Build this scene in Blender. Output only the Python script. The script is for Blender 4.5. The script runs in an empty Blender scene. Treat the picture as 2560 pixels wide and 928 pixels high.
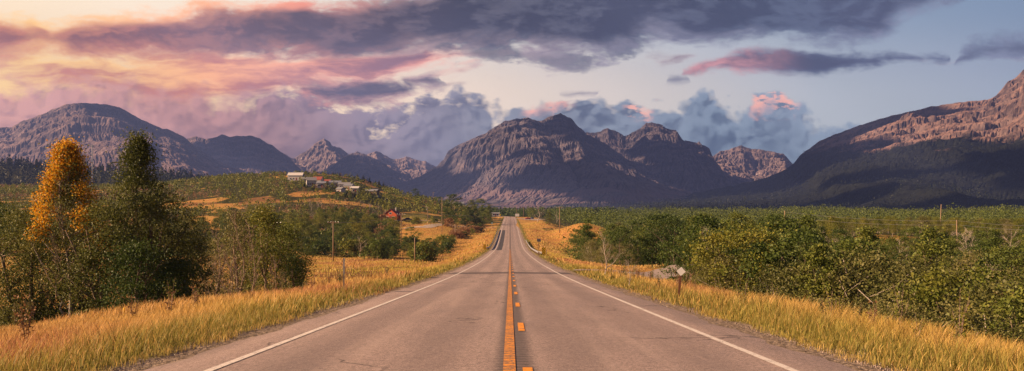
import bpy, math, random
import numpy as np
random.seed(7)
rng = np.random.default_rng(11)
sc = bpy.context.scene
COL = sc.collection
R_ = math.radians

# ------------------------------------------------------------------ camera
F = 2600.0; HZ = 500.0; CZ = 1.42          # focal length and horizon in photograph pixels, camera height
cd = bpy.data.cameras.new("camera"); cam = bpy.data.objects.new("camera", cd); COL.objects.link(cam)
cam.location = (0, 0, CZ); cam.rotation_euler = (R_(90), 0, 0)
cd.sensor_width = 36; cd.lens = 36 * F / 2560; cd.shift_y = (HZ - 464) / 2560
cd.clip_start = 0.1; cd.clip_end = 60000
sc.camera = cam
# ------------------------------------------------------------------ light
SUN_EL = 26.0; SUN_AZ = 262.0              # azimuth clockwise from +Y (view direction)
sl = bpy.data.lights.new("sun", 'SUN'); so = bpy.data.objects.new("sun", sl); COL.objects.link(so)
sl.energy = 5.0; sl.angle = R_(0.5); sl.color = (1.0, 0.66, 0.40)
az, el = R_(SUN_AZ), R_(SUN_EL)
import mathutils
sd = mathutils.Vector((math.sin(az) * math.cos(el), math.cos(az) * math.cos(el), math.sin(el)))
so.rotation_euler = sd.to_track_quat('Z', 'Y').to_euler()
vs = sc.view_settings
sc.display_settings.display_device = 'sRGB'
vs.view_transform = 'Standard'; vs.look = 'None'; vs.exposure = 1.4; vs.gamma = 1.0; vs.use_curve_mapping = False
sc.cycles.use_denoising = True
sc.cycles.max_bounces = 6; sc.cycles.diffuse_bounces = 2; sc.cycles.glossy_bounces = 2
sc.cycles.transmission_bounces = 3; sc.cycles.volume_bounces = 0; sc.cycles.transparent_max_bounces = 6
sc.cycles.sample_clamp_indirect = 4

def lin(r, g, b):
    f = lambda c: ((c / 255 + 0.055) / 1.055) ** 2.4 if c > 10 else c / 255 / 12.92
    return (f(r), f(g), f(b), 1)

class NT:
    def __init__(s, nt): s.nt = nt; s.n = nt.nodes; s.l = nt.links
    def node(s, t, **kw):
        n = s.n.new(t)
        for k, v in kw.items(): setattr(n, k, v)
        return n
    def put(s, sock, v):
        if isinstance(v, bpy.types.NodeSocket): s.l.new(v, sock)
        elif v is not None: sock.default_value = v
    def m(s, op, a, b=None, c=None, clamp=False):
        n = s.node('ShaderNodeMath', operation=op, use_clamp=clamp)
        s.put(n.inputs[0], a)
        if b is not None: s.put(n.inputs[1], b)
        if c is not None: s.put(n.inputs[2], c)
        return n.outputs[0]
    def mix(s, f, a, b, blend='MIX'):
        n = s.node('ShaderNodeMix', data_type='RGBA', blend_type=blend)
        s.put(n.inputs[0], f); s.put(n.inputs[6], a); s.put(n.inputs[7], b)
        return n.outputs[2]
    def step(s, v, lo, hi):
        n = s.node('ShaderNodeMapRange', interpolation_type='SMOOTHSTEP')
        s.put(n.inputs[0], v); n.inputs[1].default_value = lo; n.inputs[2].default_value = hi
        return n.outputs[0]
    def xyz(s, x, y, z=0.0):
        n = s.node('ShaderNodeCombineXYZ'); s.put(n.inputs[0], x); s.put(n.inputs[1], y); s.put(n.inputs[2], z)
        return n.outputs[0]
    def noise(s, vec, scale, detail=4, rough=0.5, dist=0.0, dims='3D'):
        n = s.node('ShaderNodeTexNoise', noise_dimensions=dims)
        s.put(n.inputs['Vector'], vec); n.inputs['Scale'].default_value = scale
        n.inputs['Detail'].default_value = detail; n.inputs['Roughness'].default_value = rough
        n.inputs['Distortion'].default_value = dist
        return n.outputs[0]
    def noise2(s, vec, scale, detail=4, rough=0.5): return s.noise(vec, scale, detail, rough, dims='2D')
    def ramp(s, f, stops, interp='LINEAR'):
        n = s.node('ShaderNodeValToRGB'); cr = n.color_ramp; cr.interpolation = interp
        while len(cr.elements) < len(stops): cr.elements.new(0.5)
        for e, (p, c) in zip(cr.elements, sorted(stops, key=lambda q: q[0])): e.position = p; e.color = c
        s.put(n.inputs[0], f); return n.outputs[0]
    def curve(s, f, pts):
        n = s.node('ShaderNodeFloatCurve'); c = n.mapping.curves[0]
        n.mapping.use_clip = False
        for i, (x, y) in enumerate(pts):
            if i < 2: c.points[i].location = (x, y)
            else: c.points.new(x, y)
        for p in c.points: p.handle_type = 'AUTO_CLAMPED'
        n.mapping.update(); s.put(n.inputs['Value'], f)
        return n.outputs[0]

# ------------------------------------------------------------------ sky
def build_world():
    w = bpy.data.worlds.new("World"); sc.world = w; w.use_nodes = True
    t = NT(w.node_tree); t.n.clear()
    out = t.node('ShaderNodeOutputWorld'); bg = t.node('ShaderNodeBackground')
    sky = t.node('ShaderNodeTexSky', sky_type='NISHITA'); sky.sun_disc = False
    sky.sun_elevation = R_(12); sky.sun_elevation = el; sky.sun_rotation = az
    tc = t.node('ShaderNodeTexCoord'); sp = t.node('ShaderNodeSeparateXYZ'); t.l.new(tc.outputs['Generated'], sp.inputs[0])
    X, Y, Z = sp.outputs
    ym = t.m('MAXIMUM', Y, 0.14)
    px = t.m('MULTIPLY_ADD', t.m('DIVIDE', X, ym), 2.6, 1.28)
    py = t.m('MULTIPLY_ADD', t.m('DIVIDE', Z, ym), -2.6, 0.5)
    py = t.m('MAXIMUM', py, -1.4)
    fx = t.m('DIVIDE', px, 2.56, clamp=True)
    P = t.xyz(px, t.m('MULTIPLY', py, 2.6), 0)
    wn = t.node('ShaderNodeTexNoise', noise_dimensions='2D'); t.put(wn.inputs['Vector'], P); wn.inputs['Scale'].default_value = 3.2; wn.inputs['Detail'].default_value = 5
    ws = t.node('ShaderNodeSeparateColor'); t.l.new(wn.outputs['Color'], ws.inputs[0])
    pxw = t.m('MULTIPLY_ADD', t.m('SUBTRACT', ws.outputs[0], 0.5), 0.16, px)
    pyw = t.m('MULTIPLY_ADD', t.m('SUBTRACT', ws.outputs[1], 0.5), 0.075, py)
    Pw = t.xyz(pxw, t.m('MULTIPLY', pyw, 2.3), 0)
    n1 = t.noise2(Pw, 7.0, 10, 0.66)
    n3 = t.noise2(P, 30.0, 6, 0.6)
    n1 = t.m('MULTIPLY_ADD', t.m('SUBTRACT', n3, .5), .30, n1)
    n2 = t.noise2(Pw, 2.6, 5, 0.55)
    # a second sample a little towards the light gives the relief of the cloud masses
    Po = t.xyz(t.m('SUBTRACT', pxw, 0.030), t.m('MULTIPLY', t.m('SUBTRACT', pyw, 0.012), 2.3), 0)
    n1o = t.noise2(Po, 7.0, 5, 0.58)
    rel = t.m('SUBTRACT', n1, n1o)
    fxw = t.m('DIVIDE', pxw, 2.56, clamp=True)
    up = lambda y: (y / 1000 + 0.6)
    def C(pts): return t.m('SUBTRACT', t.curve(fxw, [(a / 2560, up(b)) for a, b in pts]), 0.6)
    def band(top, bot, k=0.07, soft=0.014, n=None):
        a = t.m('SUBTRACT', pyw, C(top)); b = t.m('SUBTRACT', C(bot), pyw)
        d = t.m('MINIMUM', a, b)
        d = t.m('MULTIPLY_ADD', t.m('SUBTRACT', n1 if n is None else n, 0.5), k, d)
        return d, t.step(d, -soft, soft), a
    # clear sky: sky texture tinted by the low light on the left
    nis = t.node('ShaderNodeVectorMath', operation='SCALE'); t.l.new(sky.outputs[0], nis.inputs[0]); nis.inputs['Scale'].default_value = 0.09
    low = t.ramp(fx, [(0, lin(255, 206, 120)), (.2, lin(255, 212, 146)), (.45, lin(246, 218, 188)), (.6, lin(222, 206, 192)), (.8, lin(176, 180, 184)), (1, lin(146, 156, 168))])
    top = t.ramp(fx, [(0, lin(250, 220, 176)), (.2, lin(240, 218, 186)), (.45, lin(214, 210, 202)), (.65, lin(166, 176, 184)), (.85, lin(116, 134, 152)), (1, lin(102, 122, 144))])
    grad = t.mix(t.step(py, 0.0, 0.26), top, low)
    base = t.mix(0.12, grad, nis.outputs[0])
    # colours of cloud by bearing
    dark = t.ramp(fx, [(0, lin(142, 80, 58)), (.13, lin(116, 70, 60)), (.27, lin(76, 58, 60)), (.45, lin(54, 54, 66)), (.75, lin(44, 54, 72)), (1, lin(52, 62, 82))])
    mid = t.ramp(fx, [(0, lin(212, 130, 82)), (.13, lin(192, 114, 84)), (.27, lin(126, 92, 86)), (.45, lin(92, 90, 100)), (.75, lin(76, 88, 108)), (1, lin(82, 94, 114))])
    lit = t.ramp(fx, [(0, lin(255, 208, 120)), (.16, lin(255, 182, 116)), (.3, lin(248, 150, 116)), (.42, lin(206, 168, 160)), (.6, lin(168, 158, 170)), (.8, lin(150, 150, 168)), (1, lin(130, 136, 158))])
    pink = t.ramp(fx, [(0, lin(250, 178, 120)), (.2, lin(246, 160, 130)), (.4, lin(230, 160, 150)), (.7, lin(226, 158, 150)), (1, lin(200, 150, 152))])
    def shade(d, w, rk=2.2, bias=0.0, litc=None):
        core = t.step(d, 0.0, w)
        c = t.mix(core, mid, dark)
        r = t.m('MULTIPLY', t.m('MULTIPLY_ADD', rel, rk, bias), t.m('SUBTRACT', 1.12, core))
        r = t.m('ADD', r, t.m('MULTIPLY', t.m('SUBTRACT', 1.0, core), 0.30), clamp=True)
        return t.mix(r, c, litc if litc else lit), core
    col = base
    # thin high streaks, left half: lit orange and pink
    s_n = t.noise2(t.xyz(t.m('ADD', pxw, 3.0), t.m('MULTIPLY', pyw, 4.2), 0), 3.6, 8, 0.6)
    dS, mS, _ = band([(0, 118), (300, 120), (700, 116), (1000, 130), (1200, 150), (1300, 175), (2560, 175)],
                     [(0, 290), (300, 285), (500, 255), (620, 232), (750, 212), (1000, 190), (1200, 170), (1300, 120), (2560, 120)], 0.20, 0.03, s_n)
    strk = t.mix(t.step(s_n, 0.36, 0.68), t.ramp(fx, [(0, lin(255, 206, 108)), (.12, lin(255, 196, 112)), (.2, lin(255, 176, 108)), (.38, lin(250, 160, 132)), (1, lin(236, 190, 176))]),
                 t.ramp(fx, [(0, lin(206, 122, 76)), (.2, lin(188, 108, 84)), (.4, lin(132, 92, 98)), (1, lin(120, 102, 112))]))
    col = t.mix(mS, col, strk)
    # low purple mass behind the mountains: staggered banks with heaped tops
    lowdark = t.ramp(fx, [(0, lin(156, 100, 80)), (.2, lin(130, 90, 84)), (.35, lin(86, 76, 86)), (.5, lin(68, 76, 90)), (.7, lin(64, 82, 102)), (1, lin(88, 102, 122))])
    lowmid = t.ramp(fx, [(0, lin(204, 134, 100)), (.2, lin(174, 120, 104)), (.35, lin(118, 102, 108)), (.5, lin(98, 108, 120)), (.7, lin(98, 116, 134)), (1, lin(118, 132, 148))])
    lowlit = t.ramp(fx, [(0, lin(216, 148, 118)), (.2, lin(200, 140, 124)), (.35, lin(140, 120, 124)), (.5, lin(134, 138, 146)), (.7, lin(130, 146, 162)), (1, lin(136, 150, 164))])
    zones = ((.500, .515, .545, .575), (.615, .622, .634, .645), (.725, .735, .762, .772))
    pinkzone = None
    for z0, z1, z2, z3 in zones:
        zz = t.m('MULTIPLY', t.step(fxw, z0, z1), t.m('SUBTRACT', 1.0, t.step(fxw, z2, z3)))
        pinkzone = zz if pinkzone is None else t.m('ADD', pinkzone, zz)
    T0 = [(0, 215), (120, 196), (260, 205), (400, 226), (520, 232), (620, 222), (700, 214), (790, 226), (860, 252), (920, 276), (1000, 270), (1050, 250), (1100, 236), (1150, 220), (1200, 232), (1260, 258),
          (1310, 256), (1350, 240), (1400, 240), (1440, 252), (1470, 240), (1510, 238), (1545, 254), (1570, 244), (1620, 246), (1670, 264), (1700, 250), (1730, 232), (1790, 256), (1860, 272), (1890, 240), (1930, 234), (1975, 244), (1995, 286), (2060, 306), (2100, 300), (2170, 295), (2240, 322), (2560, 350)]
    for j, (dy, off, ck, kk) in enumerate(((0, 0.0, 1.0, .055), (34, 1.7, .75, .07), (80, 3.9, .6, .08))):
        vo = t.node('ShaderNodeTexVoronoi', feature='SMOOTH_F1', voronoi_dimensions='2D'); t.put(vo.inputs['Vector'], t.xyz(t.m('ADD', px, off), t.m('MULTIPLY', pyw, 1.25), off)); vo.inputs['Scale'].default_value = 17 - 3 * j
        vo.inputs['Smoothness'].default_value = .75; vo.inputs['Detail'].default_value = 2.2; vo.inputs['Roughness'].default_value = .45
        hp_ = t.m('SUBTRACT', .85, vo.outputs['Distance'])
        top_ = [(a_, b_ + dy + (0 if j == 0 else 14 * math.sin(a_ * .021 * j + j))) for a_, b_ in T0]
        a_ = t.m('MULTIPLY_ADD', t.m('SUBTRACT', hp_, .5), kk, t.m('SUBTRACT', pyw, C(top_)))
        a_ = t.m('MULTIPLY_ADD', t.m('SUBTRACT', n1, .5), t.m('MULTIPLY_ADD', t.m('SUBTRACT', 1.0, t.step(fx, .36, .5)), .09, .035), a_)
        soft = t.m('MULTIPLY_ADD', t.m('SUBTRACT', 1.0, t.step(fx, .20, .34)), .022, .011 + .007 * j)
        mk = t.m('MULTIPLY_ADD', t.m('DIVIDE', a_, soft), .5, .5, clamp=True)
        depth = t.step(t.m('MULTIPLY_ADD', t.m('SUBTRACT', n2, .5), .09, a_), 0.0, .055 + .02 * j)
        c_ = t.mix(depth, lowlit, lowmid); c_ = t.mix(t.m('MULTIPLY', t.step(t.m('MULTIPLY_ADD', t.m('SUBTRACT', n2, .5), .16, a_), .02, .10), .9), c_, lowdark)
        vp = t.node('ShaderNodeTexVoronoi', feature='SMOOTH_F1', voronoi_dimensions='2D'); t.put(vp.inputs['Vector'], t.xyz(t.m('ADD', px, off - .012), t.m('MULTIPLY', t.m('SUBTRACT', pyw, .012), 1.25), off)); vp.inputs['Scale'].default_value = 17 - 3 * j
        vp.inputs['Smoothness'].default_value = .75; vp.inputs['Detail'].default_value = 2.2; vp.inputs['Roughness'].default_value = .45
        hr = t.m('MULTIPLY', t.m('SUBTRACT', vp.outputs['Distance'], vo.outputs['Distance']), 4.5)
        fd = t.m('SUBTRACT', 1.0, t.step(a_, .03, .13))
        c_ = t.mix(t.m('MULTIPLY', t.m('MULTIPLY', hr, fd, clamp=True), .75), c_, lowlit)
        c_ = t.mix(t.m('MULTIPLY', t.m('MULTIPLY', t.m('MULTIPLY', hr, -1.0), fd, clamp=True), .65), c_, lowdark)
        if j == 0:
            lt = t.m('MULTIPLY', t.m('MULTIPLY', pinkzone, t.m('SUBTRACT', 1.0, t.step(a_, .012, .050))), t.step(t.m('MULTIPLY_ADD', rel, 1.4, n1), .36, .56))
            c_ = t.mix(t.m('MULTIPLY', lt, .95, clamp=True), c_, lin(246, 176, 154))
        col = t.mix(t.m('MULTIPLY', mk, ck), col, c_)
    col = t.mix(t.m('MULTIPLY', t.step(py, 0.37, 0.50), .8), col, t.ramp(fx, [(0, lin(176, 126, 118)), (.35, lin(118, 106, 114)), (.6, lin(98, 108, 126)), (1, lin(104, 116, 136))]))
    # dark bank in the middle distance
    dM, mM, _ = band([(0, 420), (680, 420), (720, 215), (800, 198), (900, 196), (1000, 205), (1024, 212), (1040, 198), (1090, 190), (1130, 198), (1150, 420), (2560, 420)],
                     [(0, 100), (680, 100), (740, 240), (850, 268), (950, 268), (1024, 232), (1040, 214), (1090, 213), (1130, 206), (1150, 100), (2560, 100)], 0.08, 0.016)
    cM, _ = shade(dM, 0.03, 2.0)
    col = t.mix(mM, col, cM)
    # long lens on the right
    dR, mR, aR = band([(0, 420), (1640, 420), (1700, 180), (1760, 160), (1860, 132), (2000, 126), (2150, 124), (2280, 128), (2380, 138), (2420, 420), (2560, 420)],
                      [(0, 50), (1640, 50), (1700, 186), (1800, 190), (1950, 184), (2100, 172), (2250, 154), (2380, 144), (2420, 50), (2560, 50)], 0.045, 0.012)
    core = t.step(dR, 0.0, 0.022)
    cR = t.mix(core, mid, dark)
    cR = t.mix(t.m('MULTIPLY', t.m('SUBTRACT', 1.0, t.step(fx, .68, .80)), t.m('MULTIPLY_ADD', rel, 2.5, .72), clamp=True), cR, lin(206, 142, 140))
    col = t.mix(mR, col, cR)
    # wisps on the far right and small lenses
    for tp, bt, k in ((((0, 420), (2360, 420), (2400, 150), (2440, 108), (2500, 96), (2560, 90), (2700, 90)), ((0, 20), (2360, 20), (2400, 152), (2440, 150), (2500, 146), (2560, 140)), .07),
                      (((0, 420), (1380, 420), (1400, 226), (1460, 222), (1510, 222), (1530, 420), (2560, 420)), ((0, 20), (1380, 20), (1400, 229), (1460, 232), (1510, 230), (1530, 20), (2560, 20)), .028),
                      (((0, 420), (1610, 420), (1640, 198), (1680, 195), (1710, 196), (1730, 420), (2560, 420)), ((0, 20), (1610, 20), (1640, 202), (1680, 207), (1710, 204), (1730, 20), (2560, 20)), .028)):
        d_, m_, _ = band(tp, bt, k, 0.012)
        c_, _c = shade(d_, 0.03, 1.5)
        col = t.mix(t.m('MULTIPLY', m_, .85), col, c_)
    # torn fragments under the main bank
    dF, mF, _ = band([(0, 420), (900, 420), (960, 118), (1100, 110), (1300, 120), (1500, 120), (1600, 110), (1680, 420), (2560, 420)],
                     [(0, 20), (900, 20), (960, 130), (1100, 138), (1200, 168), (1320, 160), (1500, 150), (1600, 120), (1680, 20), (2560, 20)], 0.15, 0.02)
    cF, _ = shade(dF, 0.05, 2.6)
    col = t.mix(t.m('MULTIPLY', mF, 0.85), col, cF)
    # the main bank across the top
    dB, mB, aB = band([(0, 38), (90, 40), (130, 66), (190, 52), (300, 44), (450, 28), (540, 8), (640, 10), (740, 16), (850, 4), (980, -20), (1300, -60), (2200, -80), (2390, -40), (2440, -15), (2470, 60), (2560, 200)],
                      [(0, 146), (100, 136), (230, 150), (300, 140), (370, 126), (450, 132), (560, 124), (700, 128), (850, 142), (960, 138), (1060, 120), (1200, 122), (1350, 130), (1560, 128), (1700, 104), (1850, 104), (2050, 96), (2180, 88), (2280, 40), (2400, 18), (2440, -30), (2560, -200)], 0.095, 0.021)
    cB, _ = shade(dB, 0.050, 2.2)
    cB = t.mix(t.m('MULTIPLY', t.step(t.m('MULTIPLY_ADD', rel, 1.2, n2), .40, .76), .6), cB, mid)
    cB = t.mix(t.m('MULTIPLY', t.m('MULTIPLY', t.m('SUBTRACT', 1.0, t.step(aB, 0.004, 0.032)), t.m('SUBTRACT', 1.0, t.step(fx, .26, .42))), .8), cB, lit)
    col = t.mix(mB, col, cB)
    # overcast high above the frame
    ov = t.m('SUBTRACT', 1.0, t.step(py, -0.9, -0.12))
    col = t.mix(t.m('MULTIPLY', ov, 0.95), col, lin(58, 60, 74))
    col = t.mix(t.m('SUBTRACT', 1.0, t.step(Y, -0.1, 0.14)), col, lin(74, 70, 82))
    t.l.new(col, bg.inputs[0]); bg.inputs[1].default_value = .69
    t.l.new(bg.outputs[0], out.inputs[0])
    w.cycles.sampling_method = 'NONE'
build_world()
# the Background colour already holds the sky texture at strength 0.09 (see nis)

# ------------------------------------------------------------------ helpers
def tag(o, label=None, cat=None, group=None, kind=None):
    if label: o['label'] = label
    if cat: o['category'] = cat
    if group: o['group'] = group
    if kind: o['kind'] = kind
    return o

def mesh_np(name, V, Fc, mats=(), smooth=False, col=None, mi=None):
    me = bpy.data.meshes.new(name); V = np.asarray(V, np.float32); Fc = np.asarray(Fc, np.int32)
    k = Fc.shape[1]; n = len(Fc)
    me.vertices.add(len(V)); me.vertices.foreach_set('co', V.ravel())
    me.loops.add(n * k); me.loops.foreach_set('vertex_index', Fc.ravel())
    me.polygons.add(n); me.polygons.foreach_set('loop_start', np.arange(0, n * k, k, dtype=np.int32))
    me.polygons.foreach_set('loop_total', np.full(n, k, np.int32))
    if mi is not None: me.polygons.foreach_set('material_index', np.asarray(mi, np.int32))
    me.update(calc_edges=True)
    me.polygons.foreach_set('use_smooth', np.full(n, bool(smooth)))
    if col is not None:
        a = me.color_attributes.new('Col', 'FLOAT_COLOR', 'POINT')
        c = np.ones((len(V), 4), np.float32); c[:, :col.shape[1]] = col
        a.data.foreach_set('color', c.ravel())
    for m in mats: me.materials.append(m)
    me.validate()
    return me

def link(name, me, parent=None, loc=(0, 0, 0), rz=0.0, sc_=None):
    o = bpy.data.objects.new(name, me); COL.objects.link(o); o.location = loc; o.rotation_euler = (0, 0, rz)
    if sc_ is not None: o.scale = (sc_,) * 3 if not hasattr(sc_, '__len__') else sc_
    if parent: o.parent = parent
    return o

class MB:
    """collects simple shapes into one mesh"""
    def __init__(s): s.v = []; s.f = []; s.m = []
    def add(s, vs, fs, mi=0):
        b = len(s.v); s.v += [tuple(v) for v in vs]; s.f += [tuple(i + b for i in f) for f in fs]; s.m += [mi] * len(fs)
    def box(s, x0, x1, y0, y1, z0, z1, mi=0):
        s.add([(x0, y0, z0), (x1, y0, z0), (x1, y1, z0), (x0, y1, z0), (x0, y0, z1), (x1, y0, z1), (x1, y1, z1), (x0, y1, z1)],
              [(0, 3, 2, 1), (4, 5, 6, 7), (0, 1, 5, 4), (1, 2, 6, 5), (2, 3, 7, 6), (3, 0, 4, 7)], mi)
    def tube(s, pts, rad, n=6, mi=0, cap=True):
        P = [mathutils.Vector(p) for p in pts]; rs = rad if hasattr(rad, '__len__') else [rad] * len(P)
        rings = []
        for i, p in enumerate(P):
            d = (P[min(i + 1, len(P) - 1)] - P[max(i - 1, 0)]).normalized()
            a = d.cross(mathutils.Vector((0, 0, 1)) if abs(d.z) < .9 else mathutils.Vector((1, 0, 0))).normalized(); b = d.cross(a)
            rings.append([p + (a * math.cos(2 * math.pi * k / n) + b * math.sin(2 * math.pi * k / n)) * rs[i] for k in range(n)])
        vs = [v for r in rings for v in r]; fs = []
        for i in range(len(P) - 1):
            for k in range(n):
                fs.append((i * n + k, i * n + (k + 1) % n, (i + 1) * n + (k + 1) % n, (i + 1) * n + k))
        if cap: fs.append(tuple(range(n - 1, -1, -1))); fs.append(tuple((len(P) - 1) * n + k for k in range(n)))
        s.add(vs, fs, mi)
    def build(s, name, mats, parent=None, loc=(0, 0, 0), rz=0.0, smooth=False, bevel=0):
        me = bpy.data.meshes.new(name); me.from_pydata(s.v, [], s.f); 
        for m in (mats if isinstance(mats, (list, tuple)) else [mats]): me.materials.append(m)
        me.polygons.foreach_set('material_index', s.m); me.polygons.foreach_set('use_smooth', [smooth] * len(s.f)); me.update()
        o = link(name, me, parent, loc, rz)
        if bevel:
            bm = o.modifiers.new('bevel', 'BEVEL'); bm.width = bevel; bm.segments = 2
        return o

def empty(name, loc, rz=0.0):
    o = bpy.data.objects.new(name, None); COL.objects.link(o); o.location = loc; o.rotation_euler = (0, 0, rz); o.empty_display_size = .5
    return o
def dup(root, loc, rz=0.0, s=1.0, **kw):
    r = root.copy(); COL.objects.link(r); r.location = loc; r.rotation_euler = (0, 0, rz); r.scale = (s, s, s) if not hasattr(s, '__len__') else s
    for ch in root.children:
        c = ch.copy(); COL.objects.link(c); c.parent = r
        for g in ch.children:
            e = g.copy(); COL.objects.link(e); e.parent = c
    tag(r, **kw); return r

# numpy noise
def _h(ix, iy, seed):
    h = (ix.astype(np.int64) * 374761393 + iy.astype(np.int64) * 668265263 + seed * 1442695041) & 0xffffffff
    h = ((h ^ (h >> 13)) * 1274126177) & 0xffffffff
    return ((h ^ (h >> 16)) & 0xffff) / 65535.0
def vnoise(x, y, seed=0):
    x = np.asarray(x, float); y = np.asarray(y, float)
    ix = np.floor(x); iy = np.floor(y); fx = x - ix; fy = y - iy
    ux = fx * fx * fx * (fx * (fx * 6 - 15) + 10); uy = fy * fy * fy * (fy * (fy * 6 - 15) + 10)
    a = _h(ix, iy, seed); b = _h(ix + 1, iy, seed); c = _h(ix, iy + 1, seed); d = _h(ix + 1, iy + 1, seed)
    return (a * (1 - ux) + b * ux) * (1 - uy) + (c * (1 - ux) + d * ux) * uy
def fbm(x, y, seed=0, o=5, g=.5):
    s = 0; a = 1; t = 0
    for i in range(o):
        s = s + a * vnoise(x * 2 ** i + i * 17.3, y * 2 ** i - i * 9.1, seed + i); t += a; a *= g
    return s / t
def ridged(x, y, seed=0, o=5, g=.5):
    s = 0; a = 1; t = 0; w = 1
    for i in range(o):
        n = 1 - np.abs(2 * vnoise(x * 2 ** i + i * 11.7, y * 2 ** i + i * 5.3, seed + i) - 1); n = n * n
        s = s + a * n * w; t += a; a *= g; w = np.clip(n * 1.6, 0, 1)
    return s / t
def sstep(v, lo, hi):
    t = np.clip((v - lo) / (hi - lo), 0, 1); return t * t * (3 - 2 * t)

# ------------------------------------------------------------------ materials
MATS = {}
def new_mat(name):
    m = bpy.data.materials.new(name); m.use_nodes = True; t = NT(m.node_tree); t.n.clear()
    out = t.node('ShaderNodeOutputMaterial'); b = t.node('ShaderNodeBsdfPrincipled'); t.l.new(b.outputs[0], out.inputs[0])
    b.inputs['Specular IOR Level'].default_value = .25
    MATS[name] = m
    return m, t, b, out
def simple(name, c, rough=.7, metal=0, var=.25, scale=6.0, bump=0.0, emit=0):
    m, t, b, out = new_mat(name)
    tc = t.node('ShaderNodeTexCoord')
    n = t.noise(tc.outputs['Object'], scale, 6, .6)
    c4 = (*c, 1)
    t.put(b.inputs['Base Color'], t.mix(t.m('MULTIPLY', t.step(n, .3, .7), var), c4, tuple(v * .45 for v in c) + (1,)))
    b.inputs['Roughness'].default_value = rough; b.inputs['Metallic'].default_value = metal
    if bump:
        bp = t.node('ShaderNodeBump'); bp.inputs['Strength'].default_value = bump; t.put(bp.inputs['Height'], n); t.l.new(bp.outputs[0], b.inputs['Normal'])
    return m
M_wood = simple('weathered_wood', (.30, .21, .14), .85, var=.6, scale=9)
M_steel = simple('galvanised_steel', (.48, .48, .50), .42, .7, .3)
M_rust = simple('rusty_steel', (.18, .08, .05), .8, .2, .5, 20)
M_white = simple('white_siding', (.72, .69, .66), .6, 0, .15)
M_grey = simple('grey_roofing', (.22, .22, .24), .7)
M_paleroof = simple('pale_roofing', (.55, .53, .52), .6)
M_home = simple('faded_white_siding', (.56, .53, .50), .7, 0, .3)
M_glass = simple('window_glass', (.03, .035, .05), .12)
M_red = simple('red_boards', (.52, .10, .035), .7, 0, .35)
M_redroof = simple('reddish_roofing', (.26, .07, .05), .75)
M_teal = simple('teal_roofing', (.10, .26, .26), .6)
M_yellow = simple('yellow_sign_sheet', (.80, .50, .02), .45, 0, .08)
M_black = simple('black_paint', (.015, .015, .015), .5, 0, .1)
M_signwhite = simple('white_sign_sheet', (.74, .74, .74), .4, 0, .1)
M_signback = simple('sign_back_aluminium', (.42, .43, .46), .4, .6, .25)
M_carred = simple('red_car_paint', (.42, .03, .02), .25, 0, .05)
M_carblue = simple('dark_blue_car_paint', (.03, .05, .09), .22, 0, .05)
M_tyre = simple('tyre_rubber', (.02, .02, .02), .85)
M_concrete = simple('concrete', (.40, .38, .36), .85)
M_wire = simple('cable', (.30, .30, .31), .6, 0, 0)
def bark(name, c):
    m, t, b, out = new_mat(name); tc = t.node('ShaderNodeTexCoord')
    mp = t.node('ShaderNodeMapping'); mp.inputs['Scale'].default_value = (5, 5, 1.2); t.l.new(tc.outputs['Object'], mp.inputs[0])
    n = t.noise(mp.outputs[0], 6, 6, .65)
    t.put(b.inputs['Base Color'], t.mix(t.step(n, .35, .65), tuple(v * .4 for v in c) + (1,), (*c, 1)))
    b.inputs['Roughness'].default_value = .9
    bp = t.node('ShaderNodeBump'); bp.inputs['Strength'].default_value = .5; t.put(bp.inputs['Height'], n); t.l.new(bp.outputs[0], b.inputs['Normal'])
    return m
M_bark = bark('grey_brown_bark', (.22, .16, .12)); M_birch = bark('pale_aspen_bark', (.50, .42, .36)); M_dead = bark('bleached_dead_wood', (.36, .26, .20))
def leafmat(name, cols, trans=.28, rnd=.35):
    """leaf colour varies per leaf (Col.r) and per tree"""
    m, t, b, out = new_mat(name)
    at = t.node('ShaderNodeAttribute', attribute_name='Col'); s = t.node('ShaderNodeSeparateColor'); t.l.new(at.outputs['Color'], s.inputs[0])
    oi = t.node('ShaderNodeObjectInfo')
    v = t.m('ADD', t.m('MULTIPLY', s.outputs[0], 1 - rnd), t.m('MULTIPLY', oi.outputs['Random'], rnd), clamp=True)
    c = t.ramp(v, [(i / (len(cols) - 1), (*k, 1)) for i, k in enumerate(cols)])
    b.inputs['Roughness'].default_value = .5; b.inputs['Specular IOR Level'].default_value = .18
    t.l.new(c, b.inputs['Base Color'])
    tr = t.node('ShaderNodeBsdfTranslucent'); t.l.new(c, tr.inputs[0])
    mx = t.node('ShaderNodeMixShader'); mx.inputs[0].default_value = trans
    t.l.new(b.outputs[0], mx.inputs[1]); t.l.new(tr.outputs[0], mx.inputs[2]); t.l.new(mx.outputs[0], out.inputs[0])
    return m
L_green = leafmat('cottonwood_leaf', [(0.031, 0.0558, 0.0124), (0.062, 0.0961, 0.0202), (0.1162, 0.1473, 0.0279), (0.2325, 0.2325, 0.0434)], .26, .6)
L_olive = leafmat('willow_leaf', [(0.063, 0.0728, 0.0224), (0.119, 0.1232, 0.0364), (0.182, 0.1708, 0.056), (0.266, 0.231, 0.091)], .26, .5)
L_yellow = leafmat('yellow_green_leaf', [(0.0585, 0.0845, 0.0156), (0.117, 0.143, 0.0234), (0.195, 0.195, 0.0325), (0.286, 0.234, 0.039)])
L_poplar = leafmat('poplar_leaf', [(0.0442, 0.0598, 0.0143), (0.0975, 0.1144, 0.026), (0.169, 0.169, 0.0416), (0.273, 0.234, 0.0715)])
L_orange = leafmat('autumn_leaf', [(.52, .19, .012), (.68, .31, .018), (.82, .46, .03), (.58, .44, .05)], .4, .05)
L_conifer = leafmat('conifer_needles', [(.008, .014, .009), (.014, .022, .012), (.022, .031, .015), (.032, .040, .018)], .12)
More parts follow.
